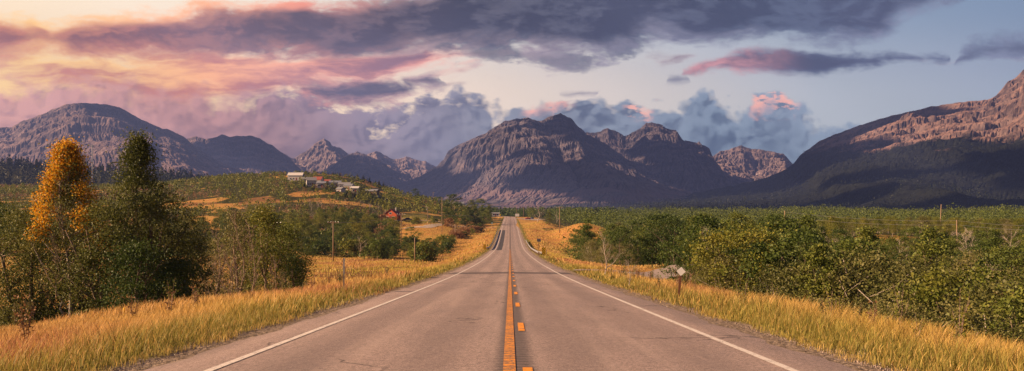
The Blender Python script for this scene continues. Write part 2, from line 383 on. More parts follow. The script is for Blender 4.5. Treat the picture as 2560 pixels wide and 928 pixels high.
L_brown = leafmat('brown_brush', [(0.1495, 0.0747, 0.0345), (0.23, 0.1207, 0.0575), (0.3105, 0.184, 0.092), (0.1955, 0.1265, 0.069)], .3)

def pcoord(t):
    g = t.node('ShaderNodeNewGeometry'); return g.outputs['Position'], g
def ground_material():
    m, t, b, out = new_mat('ground_cover')
    P, g = pcoord(t)
    at = t.node('ShaderNodeAttribute', attribute_name='Col'); s = t.node('ShaderNodeSeparateColor'); t.l.new(at.outputs['Color'], s.inputs[0])
    nb = t.noise(P, .055, 6, .6); ns = t.noise(P, .9, 6, .65); nf = t.noise(P, 9.0, 4, .6)
    dry = t.mix(t.step(nb, .38, .62), (.44, .26, .075, 1), (.44, .20, .065, 1))
    dry = t.mix(t.m('MULTIPLY', t.step(ns, .42, .66), .7), dry, (.30, .22, .05, 1))
    dry = t.mix(t.m('MULTIPLY', t.step(nf, .45, .7), .5), dry, (.20, .12, .03, 1))
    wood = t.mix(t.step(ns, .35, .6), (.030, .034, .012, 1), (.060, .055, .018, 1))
    lawn = t.mix(t.step(ns, .35, .65), (.12, .11, .025, 1), (.20, .17, .045, 1))
    heath = t.mix(t.step(ns, .35, .65), (.15, .075, .035, 1), (.24, .13, .05, 1))
    e = t.m('MULTIPLY_ADD', t.m('SUBTRACT', ns, .5), .7, 0.0)
    f = lambda ch: t.step(t.m('ADD', ch, e), .3, .7)
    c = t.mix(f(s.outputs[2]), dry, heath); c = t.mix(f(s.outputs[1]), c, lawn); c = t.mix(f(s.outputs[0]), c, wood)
    sp = t.node('ShaderNodeSeparateXYZ'); t.l.new(P, sp.inputs[0]); aa = t.m('ABSOLUTE', t.m('ADD', sp.outputs[0], t.m('MULTIPLY_ADD', sp.outputs[1], .0019, .08)))
    gs = t.m('SUBTRACT', 1.0, t.step(t.m('MULTIPLY_ADD', t.m('SUBTRACT', ns, .5), 1.6, aa), 4.9, 5.4))
    gs = t.m('MULTIPLY', gs, t.m('SUBTRACT', 1.0, t.step(sp.outputs[1], 300, 600)))
    c = t.mix(gs, c, t.mix(t.step(nf, .4, .62), (.30, .235, .19, 1), (.15, .115, .085, 1)))
    t.l.new(c, b.inputs['Base Color']); b.inputs['Roughness'].default_value = .95; b.inputs['Specular IOR Level'].default_value = .05
    bp = t.node('ShaderNodeBump'); bp.inputs['Strength'].default_value = .8; bp.inputs['Distance'].default_value = .25
    t.put(bp.inputs['Height'], t.m('ADD', ns, nf)); t.l.new(bp.outputs[0], b.inputs['Normal'])
    return m
def asphalt_material():
    m, t, b, out = new_mat('asphalt')
    P, g = pcoord(t); sp = t.node('ShaderNodeSeparateXYZ'); t.l.new(P, sp.inputs[0]); X, Y, Z = sp.outputs
    s = t.m('ADD', X, t.m('MULTIPLY_ADD', Y, .0019, .08))
    a = t.m('ABSOLUTE', s)
    gr = t.noise(P, 75.0, 3, .75); gm = t.noise(P, 14.0, 5, .7); gl = t.noise(t.xyz(t.m('MULTIPLY', X, 1.6), t.m('MULTIPLY', Y, .25), 0), .55, 6, .65)
    g2 = t.noise(P, 21.0, 4, .75)
    c = t.mix(t.step(gr, .36, .64), (.13, .094, .086, 1), (.60, .45, .40, 1))
    c = t.mix(t.m('MULTIPLY', t.step(g2, .49, .57), .68), c, (.12, .088, .082, 1))
    g3 = t.noise(t.xyz(X, t.m('MULTIPLY', Y, .4), 0), 9.0, 4, .7)
    c = t.mix(t.m('MULTIPLY', t.step(g3, .50, .66), .35), c, (.52, .40, .36, 1))
    c = t.mix(t.m('MULTIPLY', t.step(gm, .42, .68), .30), c, (.13, .10, .095, 1))
    c = t.mix(t.m('MULTIPLY', t.step(gl, .38, .70), .38), c, (.12, .095, .095, 1))
    gx = t.noise(t.xyz(t.m('MULTIPLY', X, 2.2), t.m('MULTIPLY', Y, .05), 3.0), .8, 5, .6)
    c = t.mix(t.m('MULTIPLY', t.step(gx, .50, .72), .35), c, (.42, .32, .28, 1))
    # wheel paths polished a little darker, oily middle of the lane
    wp = t.m('SUBTRACT', 1.0, t.step(t.m('ABSOLUTE', t.m('SUBTRACT', a, 2.75)), .15, .65))
    wq = t.m('SUBTRACT', 1.0, t.step(t.m('ABSOLUTE', t.m('SUBTRACT', a, 1.0)), .15, .6))
    c = t.mix(t.m('MULTIPLY', t.m('ADD', wp, wq), .30), c, (.12, .09, .088, 1))
    # dark sealed joint with milled rumble strip beside the centre line
    sc0 = t.m('SUBTRACT', s, .14)
    jn = t.m('MULTIPLY_ADD', t.m('SUBTRACT', gm, .5), .28, t.m('ABSOLUTE', sc0))
    cen = t.m('SUBTRACT', 1.0, t.step(jn, .13, .32))
    rw = t.m('SINE', t.m('MULTIPLY', Y, 2 * math.pi / .34))
    c = t.mix(t.m('MULTIPLY', cen, .62), c, (.055, .045, .045, 1))
    c = t.mix(t.m('MULTIPLY', t.m('MULTIPLY', cen, t.step(rw, .1, .8)), .5), c, (.03, .025, .025, 1))
    # shoulder outside the edge line is rougher and darker
    sh = t.step(t.m('MULTIPLY_ADD', t.m('SUBTRACT', gm, .5), .8, a), 4.1, 4.9)
    c = t.mix(t.m('MULTIPLY', sh, t.m('MULTIPLY_ADD', t.step(gl, .4, .6), .4, .12)), c, (.13, .10, .085, 1))
    # cracks: a net of thin dark lines; plus narrow and wide dark bands across the road
    vd = t.node('ShaderNodeTexVoronoi', feature='DISTANCE_TO_EDGE')
    wv = t.node('ShaderNodeVectorMath', operation='ADD'); nz = t.node('ShaderNodeTexNoise'); nz.inputs['Scale'].default_value = 1.2; nz.inputs['Detail'].default_value = 5; t.l.new(P, nz.inputs['Vector'])
    t.l.new(P, wv.inputs[0]); t.l.new(nz.outputs['Color'], wv.inputs[1])
    mp = t.node('ShaderNodeMapping'); mp.inputs['Scale'].default_value = (.16, .09, .3); t.l.new(wv.outputs[0], mp.inputs[0]); t.l.new(mp.outputs[0], vd.inputs['Vector']); vd.inputs['Scale'].default_value = 1.0
    ck = t.m('SUBTRACT', 1.0, t.step(vd.outputs['Distance'], .0015, .007))
    c = t.mix(t.m('MULTIPLY', t.m('MULTIPLY', ck, t.step(nb_ := t.noise(P, .3, 3), .5, .6)), .75), c, (.04, .03, .03, 1))
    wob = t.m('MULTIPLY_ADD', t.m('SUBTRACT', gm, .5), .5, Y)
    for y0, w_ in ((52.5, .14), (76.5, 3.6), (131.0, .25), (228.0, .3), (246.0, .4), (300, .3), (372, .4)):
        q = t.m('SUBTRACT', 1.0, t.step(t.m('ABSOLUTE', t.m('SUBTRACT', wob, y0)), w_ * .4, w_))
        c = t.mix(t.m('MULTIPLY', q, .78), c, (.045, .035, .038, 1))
    t.l.new(c, b.inputs['Base Color']); b.inputs['Roughness'].default_value = .78; b.inputs['Specular IOR Level'].default_value = .35
    bp = t.node('ShaderNodeBump'); bp.inputs['Strength'].default_value = .55; bp.inputs['Distance'].default_value = .012
    t.put(bp.inputs['Height'], t.m('ADD', gr, t.m('MULTIPLY', t.m('MULTIPLY', cen, rw), .6))); t.l.new(bp.outputs[0], b.inputs['Normal'])
    return m
def marking_material(name, col, rumble=False, wear=.5):
    m, t, b, out = new_mat(name)
    P, g = pcoord(t); sp = t.node('ShaderNodeSeparateXYZ'); t.l.new(P, sp.inputs[0])
    n = t.noise(P, 22, 6, .7); n2 = t.noise(P, 3.0, 4, .6)
    k = t.m('MULTIPLY_ADD', n2, .55, t.m('MULTIPLY_ADD', t.m('SUBTRACT', n, .5), 1.5, .5))
    if rumble:
        rw = t.m('SINE', t.m('MULTIPLY', t.m('MULTIPLY_ADD', t.m('SUBTRACT', n2, .5), .2, sp.outputs[1]), 2 * math.pi / .34)); k = t.m('MULTIPLY_ADD', rw, .075, k)
    w = t.step(k, 1.02 - .3 * wear, 1.14 - .3 * wear)
    t.put(b.inputs['Base Color'], t.mix(t.m('MULTIPLY', w, .85), (*col, 1), (.12, .085, .07, 1)))
    b.inputs['Roughness'].default_value = .65
    return m
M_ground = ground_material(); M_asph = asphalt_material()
M_lwhite = marking_material('white_line_paint', (.62, .56, .52), wear=.6)
M_lyel = marking_material('yellow_line_paint', (.68, .26, .02), True, 1.05)
M_lyel2 = marking_material('yellow_dash_paint', (.74, .27, .012), True, .6)

def rock_material(name, rock, dark, veg, treeline, tree_w, pale=(.42, .30, .26), snow=None, burnt=None, strata=.02, warmlow=None):
    m, t, b, out = new_mat(name)
    P, g = pcoord(t); sp = t.node('ShaderNodeSeparateXYZ'); t.l.new(P, sp.inputs[0]); X, Y, Z = sp.outputs
    ns = t.node('ShaderNodeSeparateXYZ'); t.l.new(g.outputs['Normal'], ns.inputs[0]); slope = ns.outputs[2]
    n1 = t.noise(P, .0022, 8, .62); n2 = t.noise(P, .012, 7, .65); n3 = t.noise(P, .05, 5, .6)
    zb = t.m('MULTIPLY_ADD', n1, 160, Z); st = t.noise(t.xyz(t.m('MULTIPLY', X, .0004), t.m('MULTIPLY', Y, .0004), t.m('MULTIPLY', zb, strata)), 1.0, 5, .7)
    c = t.mix(t.step(st, .38, .62), (*rock, 1), (*dark, 1))
    c = t.mix(t.m('MULTIPLY', t.step(n2, .52, .66), .7), c, (*pale, 1))
    n4 = t.noise(t.xyz(X, t.m('MULTIPLY', Y, .35), t.m('MULTIPLY', Z, .3)), .022, 6, .7)
    c = t.mix(t.m('MULTIPLY', t.step(n4, .50, .60), .75), c, tuple(v * .45 for v in dark) + (1,))
    at = t.node('ShaderNodeAttribute', attribute_name='Col'); s_ = t.node('ShaderNodeSeparateColor'); t.l.new(at.outputs['Color'], s_.inputs[0])
    c = t.mix(t.m('MULTIPLY', t.step(s_.outputs[0], .35, .85), .40), c, (*[v * 1.1 for v in pale], 1))
    scree = t.step(slope, .70, .90)
    c = t.mix(t.m('MULTIPLY', scree, .45), c, (*[v * 1.15 for v in pale], 1))
    h = t.m('MULTIPLY_ADD', t.m('SUBTRACT', n2, .5), tree_w * 1.6, t.m('MULTIPLY_ADD', t.m('SUBTRACT', n1, .5), tree_w * 2.2, Z))
    f = t.m('SUBTRACT', 1.0, t.step(h, treeline - tree_w * .25, treeline + tree_w * .25))
    vg = t.mix(t.step(n3, .35, .65), (*[v * .55 for v in veg], 1), (*veg, 1))
    c = t.mix(f, c, vg)
    if burnt:
        q = t.m('MULTIPLY', t.m('SUBTRACT', 1.0, t.step(Z, burnt - 40, burnt + 40)), t.step(t.noise(P, .004, 5), .40, .56))
        c = t.mix(t.m('MULTIPLY', q, .8), c, (.20, .135, .135, 1))
    if snow:
        q = t.m('MULTIPLY', t.step(n2, .66, .69), t.step(Z, snow, snow + 60)); c = t.mix(q, c, (.7, .68, .7, 1))
    t.l.new(c, b.inputs['Base Color']); b.inputs['Roughness'].default_value = .95; b.inputs['Specular IOR Level'].default_value = .05
    bp = t.node('ShaderNodeBump'); bp.inputs['Strength'].default_value = 1.0; bp.inputs['Distance'].default_value = 16
    t.put(bp.inputs['Height'], t.m('ADD', n2, t.m('ADD', t.m('MULTIPLY', n3, .4), t.m('MULTIPLY', n4, .6)))); t.l.new(bp.outputs[0], b.inputs['Normal'])
    return m

# ------------------------------------------------------------------ terrain
_ty = np.array([-200, -60, 0, 12.7, 22.9, 55, 76, 118, 173, 253, 300, 350, 400, 452, 550, 700, 904, 1000, 1500, 2500, 4000, 40000.])
_tz = np.array([10.6, 3.2, 0, -.67, -1.24, -2.92, -3.96, -5.84, -8.05, -10.84, -11.8, -12.15, -12.1, -11.8, -12.1, -12.3, -12.9, -13.1, -17, -27, -30, -30])
_gy = np.arange(-60, 1100, 1.0); _gz = np.interp(_gy, _ty, _tz)
_k = np.exp(-.5 * (np.arange(-40, 41) / 11.0) ** 2); _k /= _k.sum()
_gzs = np.convolve(np.pad(_gz, 40, mode='reflect', reflect_type='odd'), _k, 'valid')
def roadz(y): return np.where(y < 1000, np.interp(y, _gy, _gzs), np.interp(y, _ty, _tz))
def roadx(y): return -.08 - .0019 * y - np.where(y > 870, .0055 * (y - 870) ** 2, 0) * (y < 1000) - np.where(y >= 1000, .0055 * 130 ** 2, 0)
def pxof(x, y): return 1280 + F * x / np.maximum(y, 5)
_hp = np.array([-3000, 250, 400, 560, 700, 800, 880, 950, 1020, 1090, 1150, 1190, 1230, 1262.])
_hy = np.array([470, 468, 462, 445, 437, 435, 446, 470, 489, 503, 513, 524, 538, 556.])
_rp = np.array([-3000, 0, 100, 200, 300, 420, 500, 560, 640, 760.]); _ry = np.array([402, 412, 418, 428, 434, 440, 452, 468, 490, 530.])
def ground_fn(x, y):
    s = x - roadx(y); a = np.abs(s); r = roadz(y)
    # right side
    dr = np.interp(y, [0, 50, 75, 96, 128, 142, 170, 220, 400, 600], [4.3, 4.3, 3.0, .9, .45, .9, 2.4, 2.4, 1.2, .6])
    wr = np.interp(y, [0, 60, 110, 200], [8, 9, 7, 10])
    zr = -.055 * np.clip(a - 5, 0, 3.0) - dr * sstep(a, 7.6, 7.6 + wr)
    zr = zr - 2.2 * sstep(a, 26, 80)
    dl = np.interp(y, [0, 84, 120, 250, 400, 600], [2.7, 2.9, 2.0, 1.9, .9, .5])
    cl = np.interp(y, [0, 35, 60, 100], [10.2, 10.0, 8.0, 7.0])
    zl = -.05 * np.clip(a - 5, 0, 5.0) - dl * sstep(a, cl, cl + 9)
    z = r + np.where(s > 0, zr, zl)
    z = z - .06 * (a < 5.3) 
    fade = sstep(a, 9, 24)
    z = z + (fbm(x / 14, y / 14, 3, 4) - .5) * 1.2 * fade + (fbm(x / 2.2, y / 2.2, 9, 3) - .5) * .16 * sstep(a, 5.2, 7)
    px = pxof(x, y)
    # mound right of the road
    z = z + 5.6 * np.exp(-((x - 29) / 11) ** 2 - ((y - 405) / 60) ** 2) + 2.5 * np.exp(-((x - 16) / 7) ** 2 - ((y - 560) / 60) ** 2)
    # bluff in the right wood
    z = z + 8.0 * sstep(y, 158, 196) * sstep(px, 1900, 2180) * (1 - sstep(y, 300, 520)) * (.8 + .4 * fbm(x / 40, y / 40, 91, 3))
    # mounds left
    z = z + 2.8 * np.exp(-((x + 34) / 13) ** 2 - ((y - 445) / 42) ** 2)
    # trailer hill
    hc = (HZ - np.interp(px, _hp, _hy)) / F * 1000 + CZ + 13.1
    S = sstep(y, 330, 1010) * (1 - sstep(y, 1030, 1700))
    hill = np.clip(hc, 0, None) * S * (x < 0)
    z = z + hill * (.93 + .14 * fbm(x / 90, y / 90, 21, 4)) * sstep(-s, 4, 26)
    # wooded ridge further back on the left
    hr = (HZ - np.interp(px, _rp, _ry)) / F * 1900 + CZ + 20
    z = z + np.clip(hr, 0, None) * np.exp(-((y - 1900) / 330) ** 2) * (x < 0)
    return z
xc = [0.0]
while xc[-1] < 14: xc.append(xc[-1] + .55)
while xc[-1] < 14000: xc.append(xc[-1] * 1.042)
XG = np.array([-v for v in xc[:0:-1]] + xc); 
yr = list(np.arange(-24, 70, 1.0))
while yr[-1] < 16000: yr.append(yr[-1] * 1.0125)
YG = np.array(yr)
GX, GY = np.meshgrid(XG, YG)
_w = sstep(GY, -30, 900)
# columns follow the road so its edge stays crisp
GXs = GX + roadx(GY) * np.exp(-(np.abs(GX) / 60) ** 2)
GZ = ground_fn(GXs, GY)
def gz(x, y):
    x = float(x); y = float(y)
    i = int(np.clip(np.searchsorted(YG, y) - 1, 0, len(YG) - 2)); fy = (y - YG[i]) / (YG[i + 1] - YG[i])
    row = GXs[i] * (1 - fy) + GXs[i + 1] * fy; zz = GZ[i] * (1 - fy) + GZ[i + 1] * fy
    return float(np.interp(x, row, zz))
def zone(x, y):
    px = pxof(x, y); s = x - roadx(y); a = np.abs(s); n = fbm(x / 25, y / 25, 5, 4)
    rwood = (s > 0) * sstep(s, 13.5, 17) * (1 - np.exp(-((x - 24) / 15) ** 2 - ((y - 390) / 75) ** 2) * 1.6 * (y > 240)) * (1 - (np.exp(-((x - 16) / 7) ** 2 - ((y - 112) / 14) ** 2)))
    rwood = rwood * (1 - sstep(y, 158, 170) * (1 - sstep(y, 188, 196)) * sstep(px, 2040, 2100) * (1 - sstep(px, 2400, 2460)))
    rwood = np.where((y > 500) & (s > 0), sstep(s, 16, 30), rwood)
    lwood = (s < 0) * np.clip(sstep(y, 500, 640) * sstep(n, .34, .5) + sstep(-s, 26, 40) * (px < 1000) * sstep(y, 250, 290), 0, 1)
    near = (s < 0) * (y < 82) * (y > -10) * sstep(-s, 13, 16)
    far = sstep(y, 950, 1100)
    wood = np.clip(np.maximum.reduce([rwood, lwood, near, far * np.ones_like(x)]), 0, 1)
    field = np.exp(-((px - 500) / 60) ** 2 - ((y - 470) / 45) ** 2) + np.exp(-((px - 1100) / 55) ** 2 - ((y - 455) / 50) ** 2) * 1.3
    clr = (s < 0) * (y > 290) * (y < 1040) * sstep(.375 - fbm(x / 32, y / 55, 88, 3), 0, .04)
    wood = np.clip(wood - field * 2 - clr, 0, 1)
    lawn = (s < 0) * np.exp(-((px - 1050) / 45) ** 2 - ((y - 560) / 60) ** 2) * 1.6 + np.exp(-((a - 5.3) / 1.0) ** 2) * .75 + .75 * (s > 0) * np.exp(-((x - 12) / 5) ** 2 - ((y - 190) / 50) ** 2)
    lawn = lawn + .35 * (s > 0) * (a < 18) * (y > 60) * (y < 420) * sstep(n, .45, .65)
    heath = (s < 0) * ((y > 140) & (y < 260)) * (a > 12) * sstep(n, .5, .6) * .8 + (s < 0) * (y > 450) * sstep(n, .42, .6) * .7
    return np.stack([wood, np.clip(lawn, 0, 1), np.clip(heath, 0, 1)], -1)
nx, ny = len(XG), len(YG)
idx = np.arange(nx * ny).reshape(ny, nx)
quads = np.stack([idx[:-1, :-1], idx[:-1, 1:], idx[1:, 1:], idx[1:, :-1]], -1).reshape(-1, 4)
V = np.stack([GXs, GY, GZ], -1).reshape(-1, 3)
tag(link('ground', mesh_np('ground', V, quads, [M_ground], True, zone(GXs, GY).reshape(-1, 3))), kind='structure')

def hit(px, py, lo=15, hi=2500):
    """first ground point seen at a pixel of the photograph"""
    d = lo
    while d < hi:
        x = (px - 1280) / F * d
        if gz(x, d) >= CZ + (HZ - py) / F * d: return x, d, gz(x, d)
        d *= 1.004
    return (px - 1280) / F * hi, hi, gz((px - 1280) / F * hi, hi)

# ------------------------------------------------------------------ road
def strip(name, s0, s1, y0, y1, dz, mat, parent=None, step=None, ncol=2):
    ys = [y for y in YG if y0 < y < y1]; ys = np.array([y0] + ys + [y1]); ss = np.linspace(s0, s1, ncol)
    SS, YY = np.meshgrid(ss, ys)
    zz = np.interp(YY, YG, roadz(YG))
    tilt = np.gradient(roadx(ys), ys)[:, None]
    V = np.stack([SS * np.sqrt(1 + tilt ** 2).clip(1, 1.6) + roadx(YY), YY, zz + dz - .012 * np.abs(SS)], -1).reshape(-1, 3)
    n, c = len(ys), ncol; id_ = np.arange(n * c).reshape(n, c)
    Q = np.stack([id_[:-1, :-1], id_[:-1, 1:], id_[1:, 1:], id_[1:, :-1]], -1).reshape(-1, 4)
    return link(name, mesh_np(name, V, Q, [mat], True), parent)
# ragged pavement edge
ys = np.concatenate([np.arange(-20, 120, .35), YG[(YG > 120) & (YG < 985)]])
cols = np.linspace(-1, 1, 15)
el_ = 5.05 + (fbm(ys / 1.7, ys * 0 + 3, 31, 4) - .5) * .55; er_ = 4.98 + (fbm(ys / 1.7, ys * 0 + 9, 37, 4) - .5) * .55
SS = np.where(cols[None] < 0, cols[None] * el_[:, None], cols[None] * er_[:, None]); YY = ys[:, None] + 0 * SS
zz = np.interp(YY, YG, roadz(YG)); Vr = np.stack([SS + roadx(YY), YY, zz - .012 * np.abs(SS) + 0.03], -1)
Vr[:, 0, 2] -= .09; Vr[:, -1, 2] -= .09
id_ = np.arange(Vr.shape[0] * 15).reshape(-1, 15)
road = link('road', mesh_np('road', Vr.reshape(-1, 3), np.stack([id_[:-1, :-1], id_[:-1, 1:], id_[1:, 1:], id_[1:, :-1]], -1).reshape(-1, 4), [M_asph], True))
tag(road, kind='structure')
strip('edge_line', -3.72, -3.60, -20, 975, .038, M_lwhite, road)
strip('edge_line', 3.54, 3.66, -20, 975, .038, M_lwhite, road)
strip('centre_line', -.005, .15, -20, 262, .038, M_lyel, road, ncol=3)
y = -6.0; k = 0
for y in [10.3, 19.2, 28.3, 37.2, 46.0, 55.0, 64.0, 73.0, 82.0, 91.0, 100.0, 110.0, 122, 134, 146, 158, 172, 186, 200, 216, 232]:
    strip('lane_dash', .235, .355, y, y + (2.3 if y > 11 else 2.6), .038, M_lyel2, road)
strip('asphalt_patch', -3.3, -1.95, 252, 455, .036, simple('patch_asphalt', (.055, .05, .06), .85), road)
def draped(name, pts, width, dz, mat, kind='structure'):
    P = []; 
    for (a, b) in zip(pts[:-1], pts[1:]):
        n = max(2, int(math.dist(a, b) / 1.5))
        P += [(a[0] + (b[0] - a[0]) * i / n, a[1] + (b[1] - a[1]) * i / n) for i in range(n)]
    P.append(pts[-1]); V = []
    for i, p in enumerate(P):
        q0 = P[max(0, i - 1)]; q1 = P[min(len(P) - 1, i + 1)]; d = mathutils.Vector((q1[0] - q0[0], q1[1] - q0[1])).normalized()
        for j in range(7):
            o = (j / 6 - .5) * width * (1 + .05 * math.sin(i * .9 + j)); xx = p[0] - d.y * o; yy = p[1] + d.x * o
            V.append((xx, yy, gz(xx, yy) + dz))
    id_ = np.arange(len(V)).reshape(-1, 7)
    return tag(link(name, mesh_np(name, V, np.stack([id_[:-1, :-1], id_[:-1, 1:], id_[1:, 1:], id_[1:, :-1]], -1).reshape(-1, 4), [mat], True)), kind=kind)
M_side = simple('worn_lane_asphalt', (.34, .27, .24), .9, 0, .35, 1.2)
M_gravel = simple('pale_gravel', (.36, .29, .25), .95, 0, .4, 1.0)
SIDE = [(7.5, 84), (10.5, 93), (13.5, 102), (17.5, 114), (22.5, 127), (32, 138), (46, 144)]
draped('side_road', SIDE, 5.6, .09, M_side)
d1 = hit(1068, 571); d2 = hit(1180, 568); 
draped('driveway', [(d1[0] - 10, d1[1] + 6), (d1[0], d1[1] + 2), (d2[0], d2[1]), (-14, d2[1] - 2), (-4, d2[1] - 3)], 5.5, .10, M_gravel)
draped('car_park', [(4, 770), (12, 772), (22, 770)], 66, .10, M_gravel)
dh = hit(1030, 550)
draped('path', [(dh[0] - 6, dh[1] + 3), (dh[0] + 8, dh[1] + 1), (dh[0] + 20, dh[1] - 4)], 5, .10, M_gravel)
# lake
mw, tw, bw, ow = new_mat('lake_water'); bw.inputs['Base Color'].default_value = (.05, .08, .11, 1); bw.inputs['Roughness'].default_value = .08; bw.inputs['Specular IOR Level'].default_value = .6
wb = tw.node('ShaderNodeBump'); wb.inputs['Strength'].default_value = .25; wb.inputs['Distance'].default_value = .3
tw.put(wb.inputs['Height'], tw.noise(pcoord(tw)[0], .2, 3)); tw.l.new(wb.outputs[0], bw.inputs['Normal'])
lk = []
for i in range(64):
    q = 2 * math.pi * i / 64; rr = 1 + .12 * math.sin(3 * q) + .07 * math.sin(7 * q + 1)
    lk.append((560 + 900 * math.cos(q) * rr, 3150 + 420 * math.sin(q) * rr, -27.2))
me = bpy.data.meshes.new('lake'); me.from_pydata(lk, [], [tuple(range(64))]); me.materials.append(mw); tag(link('lake', me), kind='structure')

# ------------------------------------------------------------------ mountains
def erode(Z, dx, dy, n, K, m=.45):
    """carve drainage into a height grid: water runs down the steepest way and cuts in proportion to what it gathers"""
    ny_, nx_ = Z.shape; N = ny_ * nx_; z = Z.ravel().copy(); A = None
    ids = np.arange(N).reshape(ny_, nx_)
    for it in range(n):
        Zg = z.reshape(ny_, nx_); best = np.zeros((ny_, nx_)); rec = ids.copy(); dist = np.ones((ny_, nx_))
        for oy in (-1, 0, 1):
            for ox in (-1, 0, 1):
                if not (ox or oy): continue
                dd = math.hypot(ox * dx, oy * dy)
                ys0, ys1 = max(0, -oy), ny_ - max(0, oy); xs0, xs1 = max(0, -ox), nx_ - max(0, ox)
                sl_ = (Zg[ys0:ys1, xs0:xs1] - Zg[ys0 + oy:ys1 + oy, xs0 + ox:xs1 + ox]) / dd
                bt = sl_ > best[ys0:ys1, xs0:xs1]
                best[ys0:ys1, xs0:xs1][bt] = sl_[bt]; rec[ys0:ys1, xs0:xs1][bt] = ids[ys0 + oy:ys1 + oy, xs0 + ox:xs1 + ox][bt]; dist[ys0:ys1, xs0:xs1][bt] = dd
        order = np.argsort(z, kind='stable'); r = rec.ravel(); rl = r.tolist(); A = [dx * dy] * N
        for i in order[::-1].tolist():
            j = rl[i]
            if j != i: A[j] += A[i]
        A_ = np.array(A); Fk = (K * A_ ** m / dist.ravel()).tolist(); zl = z.tolist()
        for i in order.tolist():
            j = rl[i]
            if j != i:
                f = Fk[i]; zj = zl[j]
                if zl[i] > zj: zl[i] = (zl[i] + f * zj) / (1 + f)
        z = np.array(zl)
    return z.reshape(ny_, nx_), A_.reshape(ny_, nx_)
def mountain(name, outline, D, Wf, Wb, mat, seed, amp=.30, nx=420, nyf=150, pw=1.25, sp=420., jag=6, zb=-31, lean=0.25, K=.26, it=6):
    pts = np.array(outline, float); ps = np.linspace(pts[0, 0], pts[-1, 0], nx)
    vf = -np.linspace(1, 0, nyf) * Wf; vb = np.linspace(0, 1, 24)[1:] * Wb; vs_ = np.concatenate([vf, vb])
    Pm, Vm = np.meshgrid(ps, vs_); Xm = (Pm - 1280) / F * (D + Vm)
    T = np.where(Vm < 0, -Vm / Wf, Vm / Wb)
    Hx = (HZ - np.interp(ps, pts[:, 0], pts[:, 1])) / F * D + CZ
    e = np.minimum(np.clip((ps - pts[0, 0]) / 60, 0, 1), np.clip((pts[-1, 0] - ps) / 60, 0, 1))
    jg = (fbm(ps / 14, ps * 0, seed + 50, 5, .62) - .5) * jag * 3 * e * D / 7400
    sh = ((fbm(Xm / (sp * 1.1), Vm / (sp * 1.1), seed + 5, 4) - .5) * sp * 1.3 + lean * Vm * .5) * T * F / D
    Hs = np.interp(np.clip(Pm + sh, ps[0], ps[-1]), ps, Hx)
    # broad spurs and hollows before the erosion
    big = 1 - np.abs(2 * vnoise((Xm + .4 * sp * fbm(Xm / sp, Vm / sp, seed + 3, 3)) / (sp * 1.15), Vm / (sp * 4) + 3, seed) - 1)
    env = np.clip(T * 3.0, 0, 1) * (1 - T) ** .7
    Z0 = zb + (Hs - zb) * (1 - T) ** pw + np.clip(Hs - zb, 0, None) * (amp * 1.1 * (big - .62) * env + .34 * (fbm(Xm / (sp * .55), Vm / (sp * .55), seed + 8, 6, .6) - .5) * np.clip(T * 8, .12, 1) * (1 - T))
    dx_ = (ps[1] - ps[0]) / F * D; dy_ = Wf / nyf
    Z, A = erode(Z0, dx_, dy_, it, K)
    Hh = np.clip(Hs - zb, 20, None)
    q = Hh * .085; fr_ = (Z - zb + 50 * fbm(Xm / 700, Vm / 700, seed + 3, 3)) % q / q
    Z = Z + q * .42 * (sstep(fr_, .60, .95) - fr_) * sstep(Z - zb, Hh * .35, Hh * .6)
    Z = Z + (fbm(Xm / 45, Vm / 45, seed + 12, 4, .6) - .5) * 16 * np.clip((Z - zb) / 200, 0, 1)
    # fit the skyline seen from the road
    Dd = D + Vm; sky_ = ((Z - CZ) / Dd).max(0); want = (Hx + jg - CZ) / D
    r_ = np.clip((want * D + CZ - zb) / np.maximum(sky_ * D + CZ - zb, 1), .3, 3); r_ = np.convolve(np.pad(r_, 2, mode='edge'), [.1, .2, .4, .2, .1], 'valid')
    Z = zb + (Z - zb) * r_
    gul = np.clip((np.log10(np.maximum(A, 1)) - 3.0) / 2.2, 0, 1)
    Vv = np.stack([Xm, Dd, Z], -1).reshape(-1, 3); ny_ = len(vs_); id_ = np.arange(nx * ny_).reshape(ny_, nx)
    Q = np.stack([id_[:-1, :-1], id_[:-1, 1:], id_[1:, 1:], id_[1:, :-1]], -1).reshape(-1, 4)
    o = link(name, mesh_np(name, Vv, Q, [mat], False, gul.reshape(-1, 1) * np.ones((1, 3)))); tag(o, kind='structure')
    return o, (Xm, Dd, Z)
RK = (.105, .092, .108); RD = (.048, .043, .054); PL = (.20, .155, .155)
mt_c = rock_material('grey_rock', RK, RD, (.040, .042, .036), -5, 60, PL, burnt=60)
mt_l = rock_material('brown_rock', (.14, .105, .103), (.070, .054, .056), (.035, .032, .031), 10, 80, (.27, .185, .17), burnt=150)
mt_p = rock_material('pale_rock', (.20, .15, .145), (.11, .085, .085), (.05, .045, .04), -20, 50, (.32, .235, .22), snow=150, strata=.035)
mt_r = rock_material('banded_rock', (.17, .12, .11), (.085, .062, .062), (.014, .017, .013), 235, 110, (.33, .20, .16), strata=.03)
mountain('mountain', [(1560, 460), (1700, 440), (1780, 392), (1800, 380), (1830, 372), (1855, 363), (1880, 372), (1900, 374), (1930, 380), (1960, 386), (1980, 408), (2040, 440), (2200, 480)], 10200, 2000, 1500, mt_p, 91, .25, 260, 90, 1.0, 500)
mountain('mountain', [(560, 470), (640, 347), (668, 366), (700, 380), (735, 397), (760, 382), (775, 372), (790, 356), (810, 345), (824, 356), (832, 366), (850, 370), (872, 386), (892, 380), (912, 388), (940, 377), (962, 390), (990, 398), (1015, 391), (1040, 398), (1066, 405), (1090, 417), (1200, 470), (1300, 500)], 9700, 2300, 1500, mt_p, 41, .42, 420, 120, 1.0, 560, 8, K=.20, it=6)
